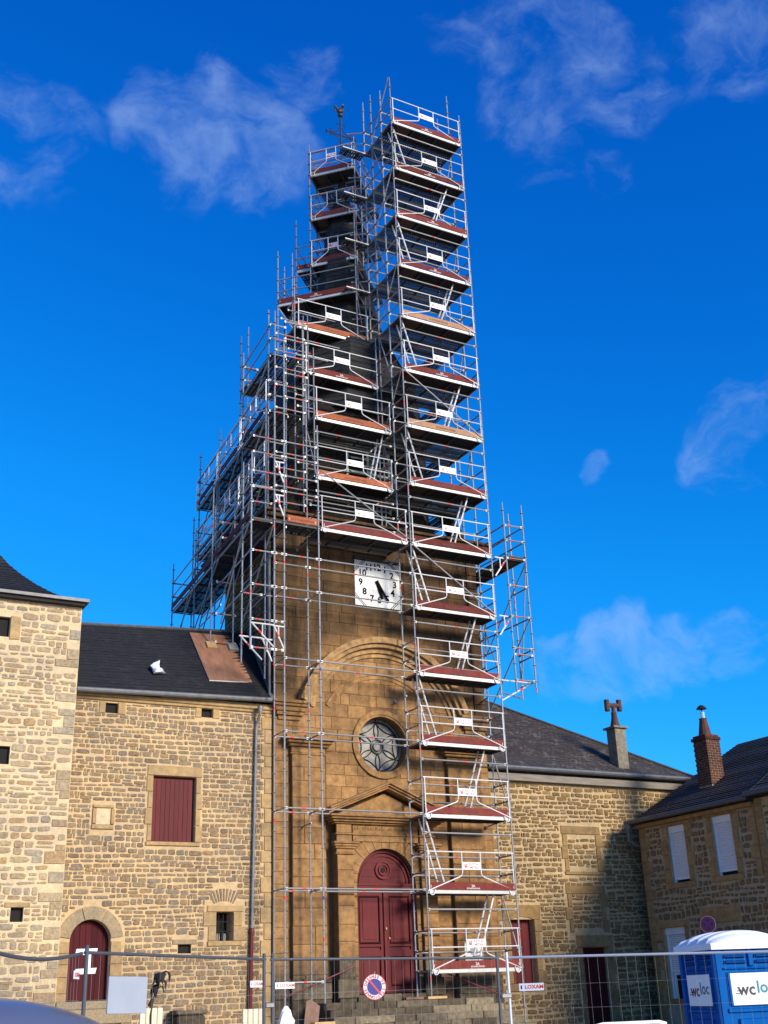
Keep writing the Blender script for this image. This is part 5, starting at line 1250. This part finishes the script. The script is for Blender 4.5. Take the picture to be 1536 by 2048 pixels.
loxam(9.98, 14.22, 1.63, -.81, 'small white hire sign right of the fence posts before the narrow red door', .78)
loxam(3.16, 12.12, 1.88, math.atan2(2.9, 1.35), 'small white hire sign against the arched red door')
# blank sign back on the fence
m = MB().bbox(-.27, .27, -.008, .008, -.18, .18, .004); m.mi = 0
o = build(m, 'blank_sign', 'sign_back', None, origin=(0, 0, 0)); o.location = (3.90, 12.86, 1.69); o.rotation_euler = (0, .02, .45); tag(o, 'blank grey metal sign fixed to the fence by the arched door', 'sign')
# no-parking disc on the fence
NP = thing('no_parking_sign', (7.66, 14.44, 1.70), 'round no parking sign hung on the fence before the church door', 'sign')
NP.rotation_euler = (0, 0, -.22); NP.scale = (.78, .78, .78)
def disc_part(parts, parent):
    for nm, mt_, mbx in parts: sub(nm, mbx.mesh(nm, mt_), parent)
m = MB()
msg = 'DEFENSE DE STATIONNER '
for i, chh in enumerate(msg):
    if chh == ' ': continue
    a = PI / 2 - 2 * PI * i / len(msg) + 1.3
    def fn(x, z, a=a): return (.158 * math.cos(a) + x * math.sin(a) + z * math.cos(a), -.0105, .158 * math.sin(a) - x * math.cos(a) + z * math.sin(a))
    put_text(m, chh, .062, 0, 0, 0, 1.0, fn)
dia = MB().prism([(-.105, .10), (-.085, .12), (.105, -.10), (.085, -.12)][::-1], -.0125, -.010)
disc_part([('plate', 'road_white', MB().disc(0, 0, .20, -.006, .006, 40)), ('rim', 'road_red', MB().ring(0, 0, .193, .202, 0, 2 * PI, -.011, .004, 40)), ('blue_field', 'road_blue', MB().disc(0, 0, .128, -.0095, -.006, 36)), ('red_bar', 'sign_red', dia), ('lettering', 'road_red', m), ('hook', 'wire', MB().tube([(0, 0, .2), (.015, 0, .235)], .006, 6))], NP)
# no-stopping sign on a pole by the right-hand house
NS = thing('no_stopping_sign', (24.3, 25.9, ground_z(24.3, 25.9)), 'round red and blue no stopping sign above the portable toilet', 'sign'); gz = ground_z(24.3, 25.9)
NS.rotation_euler = (0, 0, -1.12)
m = MB()
for s in (-1, 1):
    dd = Vector((1, s)).normalized(); nn = Vector((-dd.y, dd.x)) * .022; e = dd * .155
    q = [-e - nn, e - nn, e + nn, -e + nn]; m.prism([(p.x, 3.10 - gz + p.y) for p in q], -.013 - .001 * s, -.010)
disc_part([('plate', 'sign_white', MB().disc(0, 3.10 - gz, .225, -.006, .03, 32)), ('red_ring', 'road_red', MB().ring(0, 3.10 - gz, .155, .215, 0, 2 * PI, -.010, -.005, 32)), ('blue_field', 'road_blue', MB().disc(0, 3.10 - gz, .155, -.0095, -.006, 32)), ('red_cross', 'road_red', m), ('pole', 'galv', MB().tube([(0, .05, 0), (0, .05, 3.3 - gz)], .03, 10))], NS)
# portable toilet -----------------------------------------------------
TX, TY, TS = 12.65, 13.45, 1.12
TO = thing('portable_toilet', (TX, TY, 0), 'blue portable toilet with white domed roof behind the fence', 'portable toilet')
TO.rotation_euler = (0, 0, -.28); TO.scale = (1, 1, .962)
build(MB().bbox(TX + .02, TX + TS - .02, TY + .02, TY + TS - .02, .12, 2.13, .03), 'body', 'toilet_blue', TO)
build(MB().bbox(TX - .02, TX + TS + .02, TY - .02, TY + TS + .02, .0, .14, .03), 'skid_base', 'toilet_dark', TO)
def face(u, v, w, fc): return (TX + u, TY - w, v) if fc == 'F' else (TX - w, TY + TS - u, v)
def fbox(m, fc, u0, u1, v0, v1, w0, w1, ins=.012):
    vs = [face(u, v, w0, fc) for u, v in ((u0, v0), (u1, v0), (u1, v1), (u0, v1))] + [face(u, v, w1, fc) for u, v in ((u0 + ins, v0 + ins), (u1 - ins, v0 + ins), (u1 - ins, v1 - ins), (u0 + ins, v1 - ins))]
    m.add(vs, [(4, 5, 6, 7), (0, 1, 5, 4), (1, 2, 6, 5), (2, 3, 7, 6), (3, 0, 4, 7)])
for fc in 'FS':
    m = MB()
    fbox(m, fc, .0, .10, .14, 2.12, -.02, .02); fbox(m, fc, TS - .10, TS, .14, 2.12, -.02, .02)
    fbox(m, fc, .11, TS - .11, 1.24, 1.30, -.02, .015); fbox(m, fc, .11, TS - .11, 1.83, 1.86, -.02, .012)
    fbox(m, fc, .16, TS - .16, 1.33, 1.80, -.02, .012)
    fbox(m, fc, .16, TS - .16, .3, 1.05, -.02, .012); fbox(m, fc, .26, TS - .26, .25, 1.16, -.02, .02)
    fbox(m, fc, TS / 2 - .04, TS / 2 + .04, 1.87, 2.12, -.02, .016)
    build(m, 'panel_ribs', 'toilet_blue', TO)
    for a, b in ((.15, TS / 2 - .07), (TS / 2 + .07, TS - .15)):
        for v in (1.91, 1.99, 2.06): m = MB(); fbox(m, fc, a, b, v, v + .05, -.02, .022, .015); build(m, 'vent_slat', 'toilet_dark', TO)
    lp = MB(); fbox(lp, fc, .20, TS - .20, 1.34, 1.78, .0125, .0165, .003); lp = build(lp, 'logo_panel', 'sign_white', TO)
    m = MB(); sz = .235; c0 = TS / 2
    put_text(m, 'wc', sz, 0, 0, 0, 1.0, lambda a, b: face(c0 - .13 + a, 1.55 + b, .0185, fc))
    for j in range(2): m.add([face(c0 - .31 + .02 * j + a, 1.495 + .035 * j + b, .0185, fc) for a, b in ((0, 0), (.07, 0), (.075, .012), (.005, .012))], [(0, 1, 2, 3)])
    m.mi = 1; put_text(m, 'loc', sz, 0, 0, 0, 1.0, lambda a, b: face(c0 + .17 + a, 1.575 + b, .0185, fc))
    build(m, 'lettering', ['ink', 'teal'], lp)
m = MB(); nx, ny = 16, 16; rings = []
def rz_(u, v): return 2.20 + .17 * (1 - abs(2 * u - 1) ** 2.2) ** .8 * (1 - abs(2 * v - 1) ** 6) + (.026 if int(v * 7.99) % 2 else 0) * (1 if abs(2 * u - 1) < .93 else 0)
ov = .055; vs = []
for j in range(33):
    for i in range(nx + 1): u, v = i / nx, j / 32; vs.append((TX - ov + (TS + 2 * ov) * u, TY - ov + (TS + 2 * ov) * v, rz_(u, v)))
m.add(vs, [(j * (nx + 1) + i, j * (nx + 1) + i + 1, (j + 1) * (nx + 1) + i + 1, (j + 1) * (nx + 1) + i) for j in range(32) for i in range(nx)])
build(m, 'roof', 'toilet_roof', TO); build(MB().box(TX - ov, TX + TS + ov, TY - ov, TY + TS + ov, 2.115, 2.201), 'roof_rim', 'toilet_roof', TO)
# withered plant, cream planters, stone block by the left house
PL = thing('withered_plant', (5.19, 16.0, 1.0), 'dark withered plant with drooping leaves rising behind a cream panel', 'plant')
R = random.Random(3); m = MB(); m.tube([(5.18, 16, .9), (5.17, 16, 1.45), (5.20, 16, 1.65), (5.27, 16, 1.84), (5.31, 16, 1.95)], [.012, .012, .010, .009, .006], 6); build(m, 'stem', 'dead_leaf', PL)
for k in range(15):
    a = R.uniform(0, 2 * PI); z0 = R.uniform(1.76, 1.97); ln = R.uniform(.10, .17); wv = R.uniform(.025, .045); bx = 5.29 + (z0 - 1.9) * .3
    pts = []
    for i in range(5): t = i / 4; r_ = ln * math.sin(t * 1.9) * .75; z_ = z0 + .05 * math.sin(t * 2.5) - ln * t * t * 1.0; pts.append((Vector((bx + math.cos(a) * r_, 16 + math.sin(a) * r_, z_)), wv * math.sin(PI * (.12 + .88 * t)) + .002))
    sd_ = Vector((-math.sin(a), math.cos(a), 0)); m = MB(); vs = []
    for p, w_ in pts: vs += [p - sd_ * w_, p + Vector((0, 0, .008)), p + sd_ * w_]
    m.add(vs, [(i * 3 + j, i * 3 + j + 1, i * 3 + j + 4, i * 3 + j + 3) for i in range(4) for j in range(2)]); build(m, 'leaf', 'dead_leaf', PL)
m = MB().tube([(5.16, 16, 1.56), (5.19, 16, 1.66)], [.035, .02], 8); build(m, 'flower_stub', 'dead_leaf', PL)
for x0, x1, y, zt, lb in ((5.03, 5.34, 16.0, 1.545, 'cream slatted panel below the withered plant at the left'), (6.46, 6.76, 16.0, 1.485, 'cream slatted panel beside the red drainpipe')):
    B_ = thing('cream_panel', ((x0 + x1) / 2, y, 0), lb, 'panel', 'cream slatted panels behind the fence')
    for k in range(4):
        a = x0 + (x1 - x0) * k / 4; build(MB().bbox(a + .003, a + (x1 - x0) / 4 - .003, y, y + .03, 0, zt, .006), 'slat', 'cream', B_)
    build(MB().box(x0 + .02, x1 - .02, y + .031, y + .06, .3, .36).box(x0 + .02, x1 - .02, y + .031, y + .06, 1.3, 1.36), 'batten', 'cream', B_)
m = MB(); m.bbox(10.05, 10.75, 29.0, 29.5, .8, 1.32, .05); m.bbox(10.0, 10.8, 28.96, 29.52, 1.32, 1.42, .03); tag(build(m, 'stone_trough', 'step_stone'), 'dark worn stone block at the foot of the left house', 'stone')
# debris by the scaffold foot
m = MB().prism([(12.78, .6), (13.15, .6), (13.26, 1.40), (13.02, 1.56), (12.90, 1.52)], 27.86, 27.885); tag(build(m, 'brown_board', 'board_brown'), 'brown broken board leaning by the scaffold foot', 'board')
m = MB().bbox(12.95, 13.5, 27.5, 27.75, .5, 1.05, .01); tag(build(m, 'timber_beam', 'new_wood'), 'short orange timber under the front scaffold foot by the board', 'timber')
R = random.Random(12); m = MB(); pts = []
for j in range(8):
    for i in range(10):
        a = 2 * PI * i / 10; t = j / 7; r_ = (.28 * (1 - t) ** .6 + .03) * R.uniform(.8, 1.2); pts.append((12.22 + r_ * math.cos(a) + .03 * t, 27.6 + r_ * math.sin(a) * .7, .62 + .80 * t + R.uniform(-.03, .03)))
m.add(pts, [(j * 10 + i, j * 10 + (i + 1) % 10, (j + 1) * 10 + (i + 1) % 10, (j + 1) * 10 + i) for j in range(7) for i in range(10)]); m.add([pts[70 + i] for i in range(10)], [tuple(range(10))])
tag(build(m, 'rubble_sack', 'bag_white'), 'white plastic sack standing left of the scaffold foot', 'sack')
# low red and white barrier at the lower right
BR = thing('road_barrier', (14.75, 18, 0), 'red and white plastic barrier at the bottom right by the wing door', 'barrier')
build(MB().bbox(13.97, 15.53, 17.97, 18.03, .28, .94, .02), 'panel', 'sign_white', BR)
for k in range(5): x = 14.0 + k * .31; build(MB().prism([(x, .36), (x + .15, .36), (x + .15, .92), (x, .92)], 17.962, 17.969), 'red_stripe', 'sign_red', BR)
build(MB().tube([(13.95, 18, .96), (14.1, 18, .985), (15.4, 18, .975), (15.55, 18, .94)], .03, 8), 'top_rail', 'sign_white', BR)
for x in (14.15, 15.35): build(MB().bbox(x - .05, x + .05, 17.75, 18.25, .004, .28, .01), 'foot', 'sign_red', BR)
# parked car, only its roof shows at the bottom left
CA = thing('parked_car', (-.6, 5.9, 0), 'blue-grey car roof at the bottom left corner', 'car')
def sect(x, zs, hw): return [(x, 5.9 + y * hw, z) for y, z in zs]
prof = [(-2.7, .55, .9, .9, .80), (-2.6, .45, 1.05, 1.1, .86), (-2.2, .30, 1.05, 1.45, .9), (-1.6, .28, 1.05, 1.62, .9), (-.6, .28, 1.05, 1.70, .9), (.4, .28, 1.05, 1.705, .9), (1.0, .28, 1.05, 1.675, .9), (1.35, .28, 1.04, 1.63, .9), (1.62, .28, 1.03, 1.53, .9), (2.1, .28, 1.02, 1.20, .9), (2.45, .28, 1.0, 1.05, .9), (3.2, .30, .88, .93, .88), (3.45, .45, .70, .75, .8)]
rings = []
for x, zb, zw, zt, hw in prof:
    rf = .62 if zt > 1.3 else .85
    rings.append([(x, 5.9 - hw * .92, zb), (x, 5.9 + hw * .92, zb), (x, 5.9 + hw, (zb + zw) / 2), (x, 5.9 + hw * .97, zw), (x, 5.9 + hw * (rf + .1), zt - .05), (x, 5.9 + hw * rf * .6, zt), (x, 5.9 - hw * rf * .6, zt), (x, 5.9 - hw * (rf + .1), zt - .05), (x, 5.9 - hw * .97, zw), (x, 5.9 - hw, (zb + zw) / 2)])
o = build(loft(MB(), rings), 'body', 'car_paint', CA, smooth=True); md = o.modifiers.new('s', 'SUBSURF'); md.levels = 2; md.render_levels = 2
for s in (-1, 1):
    build(MB().add([(-2.0, 5.9 + s * .885, 1.10), (1.7, 5.9 + s * .885, 1.10), (1.2, 5.9 + s * .77, 1.50), (-1.7, 5.9 + s * .77, 1.50)], [(0, 1, 2, 3)]), 'side_window', 'car_glass', CA)
    for x in (-1.75, 2.35):
        wh = build(MB().tube([(x, 5.9 + s * .72, .33), (x, 5.9 + s * .92, .33)], .33, 20), 'wheel', 'rubber', CA); build(MB().tube([(x, 5.9 + s * .90, .33), (x, 5.9 + s * .93, .33)], .2, 16), 'rim', 'galv', wh)
    build(MB().lathe([(.02, .70), (.09, .74), (.09, .80), (.02, .84)], 3.38, 5.9 + s * .6, 10), 'headlight', 'sign_white', CA)
